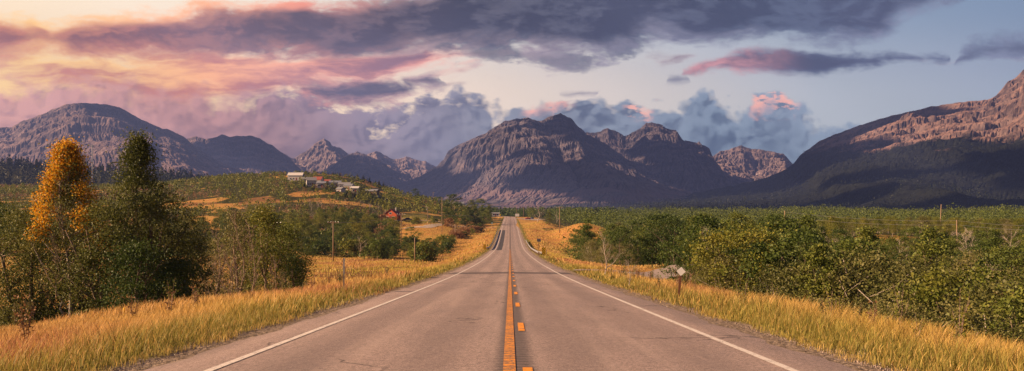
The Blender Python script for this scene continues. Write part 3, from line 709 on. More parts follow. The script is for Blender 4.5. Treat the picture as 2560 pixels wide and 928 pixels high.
mountain('mountain', [(700, 470), (820, 425), (860, 392), (876, 383), (910, 384), (950, 402), (990, 430), (1040, 462), (1100, 490), (1160, 505)], 8500, 1600, 1200, mt_c, 47, .2, 240, 80, 1.0, 420)
mountain('mountain', [(380, 400), (470, 346), (490, 342), (512, 347), (530, 346), (552, 336), (575, 343), (622, 340), (645, 345), (680, 362), (715, 390), (750, 420), (790, 455), (880, 500)], 8200, 1900, 1200, mt_l, 57, .42, 360, 120, 1.0, 520, 7, K=.15, it=6)
mountain('mountain', [(-700, 350), (-300, 345), (-60, 335), (0, 320), (28, 317), (60, 302), (100, 288), (135, 272), (165, 261), (200, 257), (235, 259), (265, 260), (300, 268), (325, 282), (355, 300), (385, 313), (430, 328), (460, 342), (490, 368), (530, 394), (580, 418), (640, 436), (720, 458), (800, 490)], 6600, 3300, 1500, mt_l, 61, .42, 640, 190, 1.25, 640, K=.11, it=6)
mountain('mountain', [(1380, 420), (1440, 340), (1470, 330), (1495, 330), (1522, 320), (1545, 332), (1560, 340), (1600, 322), (1614, 310), (1632, 306), (1652, 312), (1670, 320), (1692, 328), (1706, 350), (1725, 352), (1742, 358), (1749, 353), (1755, 362), (1772, 370), (1782, 392), (1806, 424), (1828, 442), (1900, 470), (2000, 500)], 8700, 2100, 1500, mt_c, 73, .42, 420, 130, 1.0, 560, 8, K=.20, it=6)
mountain('mountain', [(860, 505), (940, 482), (1010, 457), (1064, 434), (1090, 415), (1110, 398), (1122, 378), (1134, 368), (1160, 355), (1190, 342), (1215, 334), (1232, 320), (1260, 303), (1282, 299), (1300, 297), (1320, 294), (1350, 303), (1370, 294), (1386, 290), (1402, 282), (1418, 292), (1432, 300), (1446, 316), (1460, 330), (1500, 352), (1560, 392), (1620, 430), (1700, 470), (1800, 495), (1960, 510)], 7400, 3200, 1500, mt_c, 83, .50, 640, 210, 1.15, 700, 9, K=.17, it=6)
rm, RG = mountain('mountain', [(1440, 514), (1520, 508), (1650, 494), (1750, 480), (1830, 464), (1900, 450), (1965, 424), (1985, 408), (2004, 384), (2050, 352), (2100, 331), (2200, 296), (2330, 266), (2400, 256), (2444, 252), (2470, 249), (2490, 240), (2506, 222), (2520, 205), (2538, 196), (2545, 188), (2560, 174), (2620, 130), (2800, 60), (3300, 60), (3700, 200)], 5600, 4150, 1500, mt_r, 97, .20, 620, 230, 1.75, 380, 7, K=.07, it=5)

# ------------------------------------------------------------------ vegetation
def leaf_quads(C, size, rg, asp=.6, up=.35):
    n = len(C); a = rg.normal(size=(n, 3)); a /= np.linalg.norm(a, axis=1)[:, None]
    nrm = rg.normal(size=(n, 3)); nrm[:, 2] += up; b = np.cross(nrm, a); b /= np.linalg.norm(b, axis=1)[:, None] + 1e-9
    s = size * (0.6 + .8 * rg.random(n)); a = a * s[:, None]; b = b * (s * asp)[:, None]
    V = np.stack([C - a, C + b, C + a, C - b], 1).reshape(-1, 3)
    return V, np.arange(4 * n).reshape(n, 4)
def env(shape, t):
    if shape == 'round': return np.sqrt(np.clip(1 - (2 * t - 1) ** 2, 0, 1)) ** .8
    if shape == 'dome': return np.sqrt(np.clip(1 - t ** 2.2, 0, 1))
    if shape == 'spire': return np.clip(1 - t, 0, 1) ** .62 * (.55 + .45 * np.clip(t * 5, 0, 1))
    if shape == 'cone': return np.clip(1 - t, 0, 1) ** .85 * (.6 + .4 * np.clip(t * 5, 0, 1))
    if shape == 'egg': return np.clip(np.sin(math.pi * np.clip(t, 0, 1) ** .55), 0, 1) ** .85
    if shape == 'column': return np.clip(np.sin(math.pi * np.clip(t, 0, 1) ** .62), 0, 1) ** .55
def crown_pts(rg, H, Rr, shape, b, ncl, per, cs):
    t = rg.random(ncl) ** .85; ang = rg.random(ncl) * 2 * math.pi
    lump = 1 + .28 * np.sin(ang * 2 + t * 5 + rg.random() * 6) + .18 * np.sin(ang * 3 - t * 9)
    r = env(shape, t) * Rr * (.35 + .65 * np.sqrt(rg.random(ncl))) * lump
    C = np.stack([np.cos(ang) * r, np.sin(ang) * r, H * (b + (1 - b) * t)], -1)
    sz = cs * (.6 + .8 * rg.random(ncl)); val = rg.random(ncl)
    L = np.repeat(C, per, 0) + rg.normal(size=(ncl * per, 3)) * np.repeat(sz, per)[:, None] * np.array([1, 1, .62])
    v = np.clip(np.repeat(val, per) * .6 + .4 * rg.random(ncl * per), 0, 1)
    return C, L, v
def woody(rg, H, tr, tips, trunks=1, b=.1, top=.85, limbn=14, minr=.012):
    mb = MB(); spine = []
    for k in range(trunks):
        ox, oy = (0, 0) if trunks == 1 else (rg.normal() * .25, rg.normal() * .25); lx, ly = rg.normal(size=2) * (.05 if trunks == 1 else .16) * H
        n = 7; pts = []
        for i in range(n):
            u = i / (n - 1); pts.append((ox + lx * u * u + .02 * H * math.sin(u * 5 + k), oy + ly * u * u + .015 * H * math.cos(u * 4 + k), -.25 + H * top * u + .25 * u))
        rs = [max(minr, tr * (1 - .85 * (i / (n - 1))) * (1.35 if i == 0 else 1)) for i in range(n)]
        mb.tube(pts, rs, 6); spine.append((pts, rs))
    if len(tips):
        sel = tips[rg.choice(len(tips), min(limbn, len(tips)), replace=False)]
        for tp in sel:
            pts, rs = spine[rg.integers(len(spine))]; zt = max(.2 * H * b, tp[2] - (.18 + .3 * rg.random()) * H * .6 - .3 * math.hypot(tp[0], tp[1]))
            u = min(.96, max(.06, (zt + .25) / (H * top + .25))); i = min(5, int(u * 6)); f = u * 6 - i
            p0 = [pts[i][j] * (1 - f) + pts[i + 1][j] * f for j in range(3)]; r0 = (rs[i] * (1 - f) + rs[i + 1] * f) * .6
            mid_ = [(p0[j] + tp[j]) / 2 + rg.normal() * .03 * H for j in range(3)]; mid_[2] -= .02 * H
            mb.tube([p0, mid_, tuple(tp)], [r0, max(minr, r0 * .6), minr * .8], 5)
    return mb
def tree_proto(name, seed, H, Rr, shape, b, ncl, per, cs, ls, leaf, barkm, tr=.12, trunks=1, limbn=14, dens=None):
    rg = np.random.default_rng(seed); C, L, v = crown_pts(rg, H, Rr, shape, b, ncl, per, cs)
    Vv, Fq = leaf_quads(L, ls, rg); col = np.repeat(v, 4)[:, None] * np.ones((1, 3))
    cm = mesh_np('crown', Vv, Fq, [leaf], False, col)
    wm = woody(rg, H, tr, C, trunks, b, .82, limbn)
    o = wm.build('trunk', barkm, smooth=True); tm = o.data; bpy.data.objects.remove(o)
    return name, tm, cm
def bare_proto(name, seed, H, tr, spread, barkm, nb=16, nt=7, upw=.55):
    rg = np.random.default_rng(seed); mb = MB(); br = MB()
    n = 8; pts = [(.03 * H * math.sin(i * 1.1 + seed), .03 * H * math.cos(i * .9), -.2 + (H * .92 + .2) * i / (n - 1)) for i in range(n)]
    mb.tube(pts, [max(.012, tr * (1 - .9 * i / (n - 1))) for i in range(n)], 6)
    for k in range(nb):
        u = .2 + .75 * (k + rg.random()) / nb; i = min(n - 2, int(u * (n - 1))); p = mathutils.Vector(pts[i]).lerp(mathutils.Vector(pts[i + 1]), u * (n - 1) - i)
        a = rg.random() * 2 * math.pi; ln = spread * (1.1 - .65 * u) * (.6 + .6 * rg.random()); d = mathutils.Vector((math.cos(a), math.sin(a), upw + .5 * rg.random())).normalized()
        q = p + d * ln * .5 + mathutils.Vector((0, 0, -.04 * ln)); e = p + d * ln + mathutils.Vector((0, 0, .18 * ln)); r0 = max(.012, tr * (1 - u) * .55)
        br.tube([p, q, e], [r0, r0 * .6, .007], 4, cap=False)
        for j in range(nt):
            w = .3 + .65 * rg.random(); s0 = p.lerp(e, w); dd = (d + mathutils.Vector(rg.normal(size=3)) * .6); dd.z = abs(dd.z) * .7 + .25; dd.normalize(); l2 = ln * .42 * (.5 + rg.random())
            br.tube([s0, s0 + dd * l2], [.010, .005], 3, cap=False)
    o = mb.build('trunk', barkm, smooth=True); tm = o.data; bpy.data.objects.remove(o)
    o = br.build('branches', barkm); cm = o.data; bpy.data.objects.remove(o)
    return name, tm, cm
def conifer_proto(seed, H, Rr, tiers=13, per=42):
    rg = np.random.default_rng(seed); V = []; vals = []
    for k in range(tiers):
        t = k / tiers; z = H * (.08 + .9 * t); r = Rr * (1 - t) ** .8 * (.75 + .5 * rg.random())
        m = max(8, int(per * (1 - t) + 8)); a = rg.random(m) * 2 * math.pi; rr = r * (.35 + .65 * rg.random(m))
        c = np.stack([np.cos(a) * rr, np.sin(a) * rr, z - rr * .28 + rg.normal(size=m) * .03 * H], -1)
        rad = np.stack([np.cos(a), np.sin(a), -.35 + 0 * a], -1) * (r * .42)[..., None] if np.ndim(r) else np.stack([np.cos(a), np.sin(a), -.35 + 0 * a], -1) * max(r * .42, .12)
        tan = np.stack([-np.sin(a), np.cos(a), rg.normal(size=m) * .3], -1) * max(r * .22, .08)
        V.append(np.stack([c - rad, c + tan, c + rad, c - tan], 1)); vals.append(rg.random(m))
    V = np.concatenate(V); v = np.concatenate(vals); n = len(V)
    cm = mesh_np('crown', V.reshape(-1, 3), np.arange(4 * n).reshape(n, 4), [L_conifer], False, np.repeat(v, 4)[:, None] * np.ones((1, 3)))
    mb = MB(); mb.tube([(0, 0, -.3), (0, 0, H * .5), (0, 0, H * .98)], [.02 * H, .012 * H, .003 * H], 5)
    o = mb.build('trunk', M_bark, smooth=True); tm = o.data; bpy.data.objects.remove(o)
    return 'conifer_tree', tm, cm
def place(proto, loc, rz, s, label, cat, group=None, parts=True, crown='crown'):
    name, tm, cm = proto
    sc3 = (s, s, s) if not hasattr(s, '__len__') else s
    if parts:
        r = empty(name, loc, rz); r.scale = sc3
        for nm, me in (('trunk', tm), (crown, cm)):
            o = bpy.data.objects.new(nm, me); COL.objects.link(o); o.parent = r
    else:
        r = bpy.data.objects.new(name, cm); COL.objects.link(r); r.location = loc; r.rotation_euler = (0, 0, rz); r.scale = sc3
    tag(r, label, cat, group); return r

# prototypes at unit scale in metres
cot = [tree_proto('cottonwood_tree', 100 + i, 7.0, 2.3, 'round', .08, 62, 95, .29, .080, L_green, M_bark, .11, 1, 12) for i in range(4)]
cot += [tree_proto('cottonwood_tree', 120 + i, 7.5, 1.8, 'spire', .06, 62, 95, .27, .080, L_green, M_bark, .10, 1, 12) for i in range(2)]
asp = [tree_proto('aspen_tree', 140 + i, 7.0, 1.6, 'column', .34, 55, 60, .34, .085, L_yellow, M_birch, .085, 1, 10) for i in range(3)]
wil = [tree_proto('willow_bush', 160 + i, 4.2, 2.1, 'dome', .04, 75, 120, .30, .048, L_olive, M_birch, .045, 5, 16) for i in range(4)]
shr = [tree_proto('shrub', 180 + i, 2.6, 1.7, 'dome', .0, 46, 24, .36, .15, L_green if i < 2 else (L_yellow if i < 4 else L_brown), M_bark, .04, 3, 6) for i in range(5)]
dead = [bare_proto('bare_tree', 200 + i, 6.5, .12, 2.3, M_birch, 18, 8) for i in range(4)]
con = [conifer_proto(220 + i, 9.0, 2.1) for i in range(4)]

# -- hero trees on the left
def hero(name, px, d, top_py, Rr, shape, seed, leaf, label, ncl, per, ls, barkm=M_bark, b=.05, cs=.34, base=None, trunks=1, tr=.16, extra=None, rz=0, limbn=26):
    k_ = 1.38; d *= k_; Rr *= k_; cs *= k_; ls *= 1.25
    x = (px - 1280) / F * d; z0 = gz(x, d) - .1; H = CZ + (HZ - top_py) / F * d - z0
    nm, tm, cm = tree_proto(name, seed, H * .97, Rr, shape, b, ncl, int(per * 1.6), cs, ls * .74, leaf, barkm, tr, trunks, limbn)
    r = place((nm, tm, cm), (x, d, z0), rz, 1.0, label, 'tree'); return r, H, x, z0
oak, Ho, xo, zo = hero('autumn_tree', 168, 43, 352, 1.30, 'egg', 301, L_poplar, 'tall narrow tree turning orange at its top and sides, with a pale trunk', 150, 70, .060, b=.20, cs=.26, tr=.14, barkm=M_birch)
rg = np.random.default_rng(302)
# orange foliage: upper rim of the crown and both flanks, the middle stays green
n = 230; t_ = .44 + .54 * rg.random(n) ** .7; ang = rg.random(n) * 2 * math.pi
r_ = env('egg', np.clip((t_ - .12) / .88, 0, 1)) * 2.0 * (.80 + .32 * rg.random(n)); Co = np.stack([np.cos(ang) * r_, np.sin(ang) * r_, t_ * Ho], -1)
Co = Co[((np.abs(Co[:, 0]) > .80) | (t_ > .82)) & (rg.random(n) < .85)]
Lo = np.repeat(Co, 100, 0) + rg.normal(size=(len(Co) * 100, 3)) * np.array([.25, .25, .20])
Vv, Fq = leaf_quads(Lo, .062, rg); o = link('autumn_foliage', mesh_np('autumn_foliage', Vv, Fq, [L_orange], False, np.repeat(rg.random(len(Lo)), 4)[:, None] * np.ones((1, 3))), oak)
tag(o, 'bright orange and yellow leaves')
nm, tm, cm = bare_proto('bare', 305, Ho * .80, .06, 1.9, M_dead, 24, 7, 1.1)
o = link('bare_limbs', cm, oak, (.1, -1.3, 0))
tl, Ht, xt, zt = hero('poplar_tree', 345, 46, 322, 2.9, 'cone', 311, L_poplar, 'tallest dark green poplar, standing right of the orange topped tree', 210, 90, .060, b=.02, cs=.23, tr=.16, limbn=34)
hero('broad_tree', 390, 44, 468, 1.55, 'round', 312, L_poplar, 'broad dark green tree leaning against the right side of the tallest poplar', 190, 70, .062, b=.0, cs=.32, trunks=2)
hero('broad_tree', 265, 42, 505, 1.25, 'round', 313, L_poplar, 'dark leafy tree filling the gap between orange tree and tallest poplar', 150, 70, .060, b=.0, cs=.30, trunks=2)
hero('broad_tree', 55, 44, 520, 1.35, 'round', 314, L_poplar, 'green tree at the left edge of the photo in front of the orange tree', 160, 70, .062, b=.02, cs=.32, trunks=2)
hero('broad_tree', -25, 46, 500, 1.4, 'round', 319, L_green, 'green tree cut off by the left edge of the photo', 140, 60, .062, b=.02, cs=.32, trunks=2)
hero('broad_tree', 115, 47, 560, 1.4, 'round', 320, L_green, 'low dark tree crowding the trunk of the orange tree', 130, 60, .062, b=.0, cs=.32, trunks=2)
hero('broad_tree', 470, 47, 585, 1.05, 'round', 315, L_poplar, 'low rounded dark tree at the right foot of the tallest poplar', 140, 65, .060, b=.0, cs=.28, trunks=2)
hero('broad_tree', 440, 43, 650, .9, 'round', 321, L_green, 'small dark bushy tree in shade below the tallest poplar', 110, 60, .055, b=.0, cs=.26, trunks=2)
hero('broad_tree', 345, 40, 600, 1.3, 'dome', 322, L_green, 'dark leafy growth in front of the tallest poplar trunk', 130, 60, .058, b=.0, cs=.28, trunks=3)
hero('broad_tree', 205, 45, 620, 1.2, 'dome', 323, L_green, 'dark undergrowth tree just right of the pale trunk', 120, 60, .058, b=.0, cs=.28, trunks=3)
# thicket right of them
hero('thicket_tree', 660, 58, 515, 1.1, 'column', 316, L_yellow, 'slender yellowish green tree in the middle of the thicket', 110, 55, .07, b=.06, cs=.30, barkm=M_dead)
hero('thicket_tree', 710, 60, 560, 1.25, 'round', 317, L_green, 'bushy dark green tree at the right end of the thicket', 140, 60, .07, b=.0, cs=.30, trunks=2)
hero('thicket_tree', 590, 56, 520, .85, 'column', 318, L_olive, 'thin olive tree at the left of the thicket with bare twigs showing', 60, 50, .065, b=.15, cs=.26, barkm=M_dead)
hero('thicket_tree', 620, 62, 545, 1.1, 'column', 324, L_green, 'green tree behind the bare branches of the thicket', 110, 55, .07, b=.0, cs=.3)
hero('thicket_tree', 535, 60, 600, 1.0, 'round', 325, L_olive, 'low olive tree between the dark trees and the thicket', 80, 50, .065, b=.0, cs=.28, trunks=3)
hero('thicket_tree', 740, 57, 640, .65, 'dome', 326, L_green, 'small leafy tree at the far right foot of the thicket', 80, 50, .06, b=.0, cs=.24, trunks=3)
for i, (px, d, tp, lb) in enumerate([(545, 54, 560, 'tall bare grey tree left of the thicket'), (598, 53, 498, 'tallest bare twiggy tree in the thicket'), (630, 55, 540, 'bare twiggy tree before the slender yellowish tree'),
                                     (575, 52, 620, 'short bare tree at the front of the thicket'), (690, 54, 640, 'low bare sapling at the front right of the thicket'), (520, 50, 640, 'low bare branches beside the dark trees')]):
    d *= 1.36; x = (px - 1280) / F * d; z0 = gz(x, d) - .1; H = CZ + (HZ - tp) / F * d - z0
    place(bare_proto('bare_tree', 330 + i, H, .06, 1.4, M_dead, 22, 7, 1.3), (x, d, z0), i, 1.0, lb, 'bare tree', crown='branches')

def side_dist(x, y):
    d = np.full(np.shape(x), 1e9)
    for (x0, y0), (x1, y1) in zip(SIDE[:-1], SIDE[1:]):
        u = np.clip(((x - x0) * (x1 - x0) + (y - y0) * (y1 - y0)) / ((x1 - x0) ** 2 + (y1 - y0) ** 2), 0, 1)
        d = np.minimum(d, np.hypot(x - x0 - u * (x1 - x0), y - y0 - u * (y1 - y0)))
    return d
def clear_of(x, y):
    if side_dist(x, y) < 5.5: return False
    if 1570 < 1280 + F * x / y < 1712 and 40 < y < 128: return False
    if 1570 < 1280 + F * x / y < 1690 and 128 <= y < 134: return False
    s = x - float(roadx(np.array(y)))
    if 0 < s < 60 and 60 < y < 140:
        # keep the side road open
        if abs(y - 112) < 26 and s < 21: return False
    return True
# -- right-hand wood
placed = []
def scatter(n, fn, mind, tries=60000, rg_=None):
    out = []; cell = {}
    rg_ = rg_ or np.random.default_rng(5)
    for _ in range(tries):
        if len(out) >= n: break
        p = fn(rg_)
        if p is None: continue
        x, y = p[0], p[1]; md = mind(y); k = (int(x // 6), int(y // 6)); ok = True
        for i in (-1, 0, 1):
            for j in (-1, 0, 1):
                for q in cell.get((k[0] + i, k[1] + j), ()):
                    if (q[0] - x) ** 2 + (q[1] - y) ** 2 < md * md: ok = False; break
                if not ok: break
            if not ok: break
        if ok: out.append((x, y)); cell.setdefault(k, []).append((x, y))
    return out
def right_fn(rg_):
    y = 20 + 420 * rg_.random() ** 1.3; px = 1395 + 1320 * rg_.random(); x = (px - 1280) / F * y
    s = x - (-.08 - .0019 * y)
    mn = 14.0 if y < 60 else (12.5 if y < 90 else (13 if y > 135 else 21))
    if y < 36: mn = 13.0
    if s < mn or not clear_of(x, y): return None
    if 120 < y < 250 and s < 13: return None
    if 168 < y < 190 and 2060 < px < 2420: return None
    if y > 230 and math.exp(-((x - 28) / 15) ** 2 - ((y - 385) / 75) ** 2) > .25: return None
    if y > 250 and s < 28: return None
    return x, y
pts = scatter(1500, right_fn, lambda y: 2.9 + y * .010)
pts.sort(key=lambda p: p[1])
rg = np.random.default_rng(77); n_c = n_w = n_a = 0; leftover = []
for (x, y) in pts:
    px = 1280 + F * x / y; z = gz(x, y) - .15; u = rg.random(); rz = rg.random() * 6.28
    # canopy height limits read off the photograph
    lim_py = float(np.interp(px, [1400, 1440, 1500, 1600, 1680, 1760, 1850, 1950, 2050, 2150, 2300, 2400, 2560], [575, 552, 545, 540, 545, 545, 540, 536, 545, 545, 545, 548, 550]))
    near_lim = float(np.interp(px, [1690, 1750, 1850, 2000, 2200, 2400, 2560, 2800], [600, 590, 610, 640, 675, 700, 735, 760]))
    if y < 55: lim_py = max(lim_py, near_lim)
    elif y < 160 and px > 1980: lim_py = max(lim_py, 560 + 36 * min(1, (px - 1980) / 120))
    elif y < 100: lim_py = max(lim_py, float(np.interp(px, [1700, 1800, 2000, 2300, 2560], [570, 575, 600, 610, 625])))
    Hmax = CZ + (HZ - lim_py) / F * y - z
    Hmax *= .66 + .40 * rg.random()
    if Hmax < 1.6: Hmax = 1.6 + .6 * rg.random()
    willowy = y < 75 and px > 1900 and u < .7 or u < .18
    if willowy and n_w < 290:
        h = min(Hmax, 3.2 + 2.2 * rg.random()); pr = wil[rg.integers(4)]; hh = 4.2; n_w += 1
        lb, gp = ('olive green willow bush in the damp wood right of the road', 'willow bushes in the wood right of the road'); ct = 'bush'
    elif y > 186 and px > 2050 and u > .15 and n_a < 140:
        h = min(Hmax * 1.04, 5.5 + 2.5 * rg.random()); pr = asp[rg.integers(3)]; hh = 7; n_a += 1
        lb, gp, ct = 'aspen with bare pale trunk on the bluff far across the right hand wood', 'aspens on the bluff at the back of the right wood', 'tree'
    elif n_c < 215:
        h = min(Hmax, 5.8 + 3.0 * rg.random()); pr = cot[rg.integers(6)]; hh = 7; n_c += 1
        lb, gp, ct = 'dense leafy green cottonwood in the wood right of the road', 'cottonwoods in the wood right of the road', 'tree'
    else:
        leftover.append((x, y, z, min(Hmax, 6.5 + 2 * rg.random()))); continue
    s = h / hh; wd = s * (.95 + .25 * rg.random())
    place(pr, (x, y, z), rz, (wd, wd, s), lb, ct, gp)
def mass(name, pts_, leaf, kind_label, dens=70, ls=.30, conif=False, seed=1, aspect=.32):
    """many small distant trees as one uncountable mass"""
    rg_ = np.random.default_rng(seed); Vs = []; cs = []
    for (x, y, z, h) in pts_:
        n = dens
        if conif:
            t = rg_.random(n) ** 1.2; a = rg_.random(n) * 6.28; r = aspect * h * (1 - t) * (.5 + .5 * rg_.random(n)); L = np.stack([x + np.cos(a) * r, y + np.sin(a) * r, z + h * (.05 + .95 * t)], -1)
            V_, _ = leaf_quads(L, h * .10, rg_, .5)
        else:
            t = rg_.random(n); a = rg_.random(n) * 6.28; r = env('dome', t) * h * aspect * (.55 + .5 * rg_.random(n)) * (1 + .25 * np.sin(a * 3 + x)); L = np.stack([x + np.cos(a) * r, y + np.sin(a) * r, z + h * t], -1)
            V_, _ = leaf_quads(L, ls * (.7 + y / 900), rg_, .7)
        Vs.append(V_); cs.append(np.repeat(np.clip(rg_.random() * .6 + .4 * rg_.random(n), 0, 1), 4))
    V_ = np.concatenate(Vs); c = np.concatenate(cs); n = len(V_) // 4
    o = link(name, mesh_np(name, V_, np.arange(4 * n).reshape(n, 4), [leaf], False, c[:, None] * np.ones((1, 3))))
    return tag(o, kind_label, 'wood', kind='stuff')
if leftover: mass('woodland', leftover, L_green, 'green canopy of the far part of the wood right of the road', 90, .22, seed=3)
for i, (px, d, tp, kk, lb) in enumerate([
        (1845, 62, 578, 2, 'broad bright yellow green tree at the front of the right hand wood'), (1760, 72, 548, 0, 'tall dark tree at the front of the wood, just right of the diamond marker'),
        (1722, 66, 592, 1, 'rounded tree right behind the diamond marker'), (1900, 60, 626, 4, 'narrow pointed light green tree right of the broad yellow green one'),
        (2010, 58, 590, 0, 'large dark tree between the yellow green tree and the teal roof'), (1955, 66, 560, 3, 'tall tree behind the narrow pointed one'),
        (2150, 48, 636, 5, 'olive willow clump at the front of the wood below the teal roof'), (2060, 50, 662, 5, 'low olive willow left of the tall willow clump'),
        (2290, 44, 668, 5, 'olive willow with pale stems in the front row of the right wood'), (2400, 42, 676, 2, 'rounded green tree in the front row left of the wooden post'),
        (2500, 37, 712, 5, 'greyish willow at the lower right corner of the wood'), (2580, 34, 730, 1, 'green tree cut by the right edge of the photo'), (1845, 110, 538, 0, 'tree crown standing highest on the skyline of the right wood'), (1640, 140, 540, 1, 'rounded crown breaking the skyline above the side road')]):
    x = (px - 1280) / F * d; z = gz(x, d) - .15; H = CZ + (HZ - tp) / F * d - z
    if kk == 2: pr_ = tree_proto('broad_tree', 600 + i, 7.0, 3.0, 'round', .05, 130, 80, .42, .085, L_yellow, M_bark, .12, 2, 16); hh = 7
    elif kk == 5: pr_ = wil[i % 4]; hh = 4.2
    else: pr_ = cot[kk]; hh = 7.0
    s_ = H / hh; place(pr_, (x, d, z), i * 1.1, (s_ * 1.15, s_ * 1.15, s_), lb, 'tree' if kk != 5 else 'bush')
# belt of wood beyond the right wood and behind the end of the road
belt = []
rg = np.random.default_rng(31)
for _ in range(5200):
    y = 440 + 1000 * rg.random(); px = 1330 + 1400 * rg.random(); x = (px - 1280) / F * y
    if x - float(roadx(np.array(min(y, 869.)))) < 34: continue
    belt.append((x, y, gz(x, y) - .3, 3 + 12 * float(fbm(np.array(x / 70), np.array(y / 90), 61, 3)) * (.6 + .6 * rg.random())))
mass('far_woodland', belt, L_green, 'band of far woods between the right hand wood and the dark slope', 44, .26, seed=4, aspect=.42)

# single trees in front of the right wood and along the far road
for i, (px, bpy_, tpy, pr, lb, ct, cr) in enumerate([
        (1513, 694, 575, dead[0], 'tall dead tree with a bare trunk at the front edge of the right wood', 'bare tree', 'branches'),
        (1573, 720, 640, dead[1], 'thin leafless sapling standing in the grass before the side road', 'bare tree', 'branches'),
        (1347, 556, 512, dead[2], 'pale pinkish leafless tree right of the car park', 'bare tree', 'branches'),
        (1392, 558, 527, dead[3], 'smaller leafless tree behind the pole on the golden mound', 'bare tree', 'branches')]):
    x, d, z = hit(px, bpy_); H = CZ + (HZ - tpy) / F * d - z; s = H / 6.5
    place(pr, (x, d, z - .1), i * 1.3, (s * (1.5 if i == 2 else 1), s * (1.5 if i == 2 else 1), s), lb, ct, crown=cr)
rg = np.random.default_rng(90)
n = 0
while n < 34:
    px = 1560 + 1000 * rg.random(); d = 45 + 190 * rg.random(); x = (px - 1280) / F * d
    if x < 17: continue
    z = gz(x, d); pyl = np.interp(d, [45, 100, 240], [690, 590, 552]) - 6; H = CZ + (HZ - pyl) / F * d - z
    if H < 3: continue
    s = H / 6.5; place(dead[rg.integers(4)], (x, d, z - .1), rg.random() * 6, (s * 1.1, s * 1.1, s), 'leafless grey tree poking out of the green wood right of the road', 'bare tree', 'bare trees in the right wood', crown='branches'); n += 1

# -- left side: dark shrub belt behind the field, hillside growth
def bush_at(px, py_base, py_top, pr, label, group, cat='shrub', wf=1.0, hh=2.6):
    x, d, z = hit(px, py_base); H = CZ + (HZ - py_top) / F * d - z; s = max(.3, H / hh)
    return place(pr, (x, d, z - .15), px * .37, (s * wf, s * wf, s), label, cat, group)
rg = np.random.default_rng(51); nsh = 0
def lp(px): return float(np.interp(px, [740, 800, 900, 1000, 1060, 1110, 1150], [640, 642, 645, 650, 655, 640, 612]))
for k in range(78):
    px = 745 + 400 * rg.random(); base = lp(px) - 26 * rg.random() ** 1.5; u = rg.random()
    top = base - (26 + 34 * rg.random()) * (1 if px < 1080 else .7)
    if u < .45: bush_at(px, base, top, cot[rg.integers(6)], 'dark green tree in the hedge like belt behind the left field', 'trees in the belt behind the left field', 'tree', 1.2, 7.0)
    elif u < .55: 
        x, d, z = hit(px, base); s = (CZ + (HZ - top) / F * d - z) / 6.5; place(dead[rg.integers(4)], (x, d, z - .1), px, (s * 1.1, s * 1.1, s), 'leafless tree in the belt behind the left field', 'bare tree', 'bare trees behind the left field', crown='branches')
    else: bush_at(px, base, top + 8, shr[rg.integers(4)], 'rounded green shrub at the edge of the left field', 'shrubs at the edge of the left field')
# heather-brown scrub on the bank by the road
for k in range(16):
    px = 1135 + 62 * rg.random(); base = 598 - (px - 1135) * .35 + 5 * rg.normal(); bush_at(px, base, base - 13 - 7 * rg.random(), shr[4 if k % 3 else 0], 'brownish scrub bush on the bank left of the far road', 'brown scrub bushes on the left bank', 'shrub', 1.3)
for k in range(22):
    px = 1090 + 130 * rg.random(); base = 562 + 3 * rg.normal(); base = min(base, 564); bush_at(px, base, base - 14 - 16 * rg.random(), (cot + shr[:3])[rg.integers(9)], 'green bush in the row behind the driveway', 'bushes behind the driveway', 'shrub', 1.1, 5.0)
# hillside
hs = []
def hill_fn(rg_):
    y = 290 + 730 * rg_.random() ** .8; px = -120 + 1320 * rg_.random() ** .9; x = (px - 1280) / F * y
    s = x + .08 + .0019 * y
    if s > -24: return None
    if math.exp(-((px - 500) / 60) ** 2 - ((y - 470) / 45) ** 2) > .35: return None
    if px > 975 and 380 < y < 620 and rg_.random() < .985: return None
    if px > 1000 and y < 420: return None
    if 640 < px < 1000 and y < 265: return None
    if px > 930 and y > 620 and rg_.random() < .35: return None
    if 715 < px < 960 and 760 < y < 960 and rg_.random() < .9: return None
    if float(fbm(np.array(x / 32), np.array(y / 55), 88, 3)) < .35: return None
    return x, y
hp = scatter(3000, hill_fn, lambda y: 3.0 + y * .0022, 90000, np.random.default_rng(8)); hp.sort(key=lambda p: p[1])
rg = np.random.default_rng(9); rest = []; rest_b = []; nS = nC = nB = 0
for (x, y) in hp:
    z = gz(x, y) - .2; px = 1280 + F * x / y; v = float(fbm(np.array(x / 40), np.array(y / 60), 71, 3)); u = rg.random()
    if v > .56 and u < .75:
        if nB < 60 and u < .2: nB += 1; s = .5 + .35 * rg.random(); place(dead[rg.integers(4)], (x, y, z), u * 30, (s * 1.2, s * 1.2, s), 'leafless grey brush tree on the left hillside', 'bare tree', 'bare brush trees on the left hillside', crown='branches')
        else: rest_b.append((x, y, z, 2.0 + 2.2 * rg.random()))
    elif v < .50 and nC < 220: nC += 1; s = .55 + .8 * rg.random() ** 1.5; place(cot[rg.integers(6)] if u < .3 else asp[rg.integers(3)], (x, y, z), u * 30, (s * 1.15, s * 1.15, s), 'leafy green tree among the scrub of the left hillside', 'tree', 'trees on the left hillside')
    elif nS < 220: nS += 1; s = .8 + .7 * rg.random(); place(shr[rg.integers(5)], (x, y, z), u * 30, (s * 1.1, s * 1.1, s), 'round shrub in the scrub covering the left hillside', 'shrub', 'shrubs on the left hillside')
    else: rest.append((x, y, z, 2.4 + 2.8 * rg.random()))
mass('hillside_scrub', rest, L_yellow, 'green scrub covering the upper left hillside', 40, .30, seed=6, aspect=.5)
mass('leafless_scrub', rest_b, L_brown, 'brownish leafless scrub covering parts of the left hillside', 34, .22, seed=7, aspect=.5)
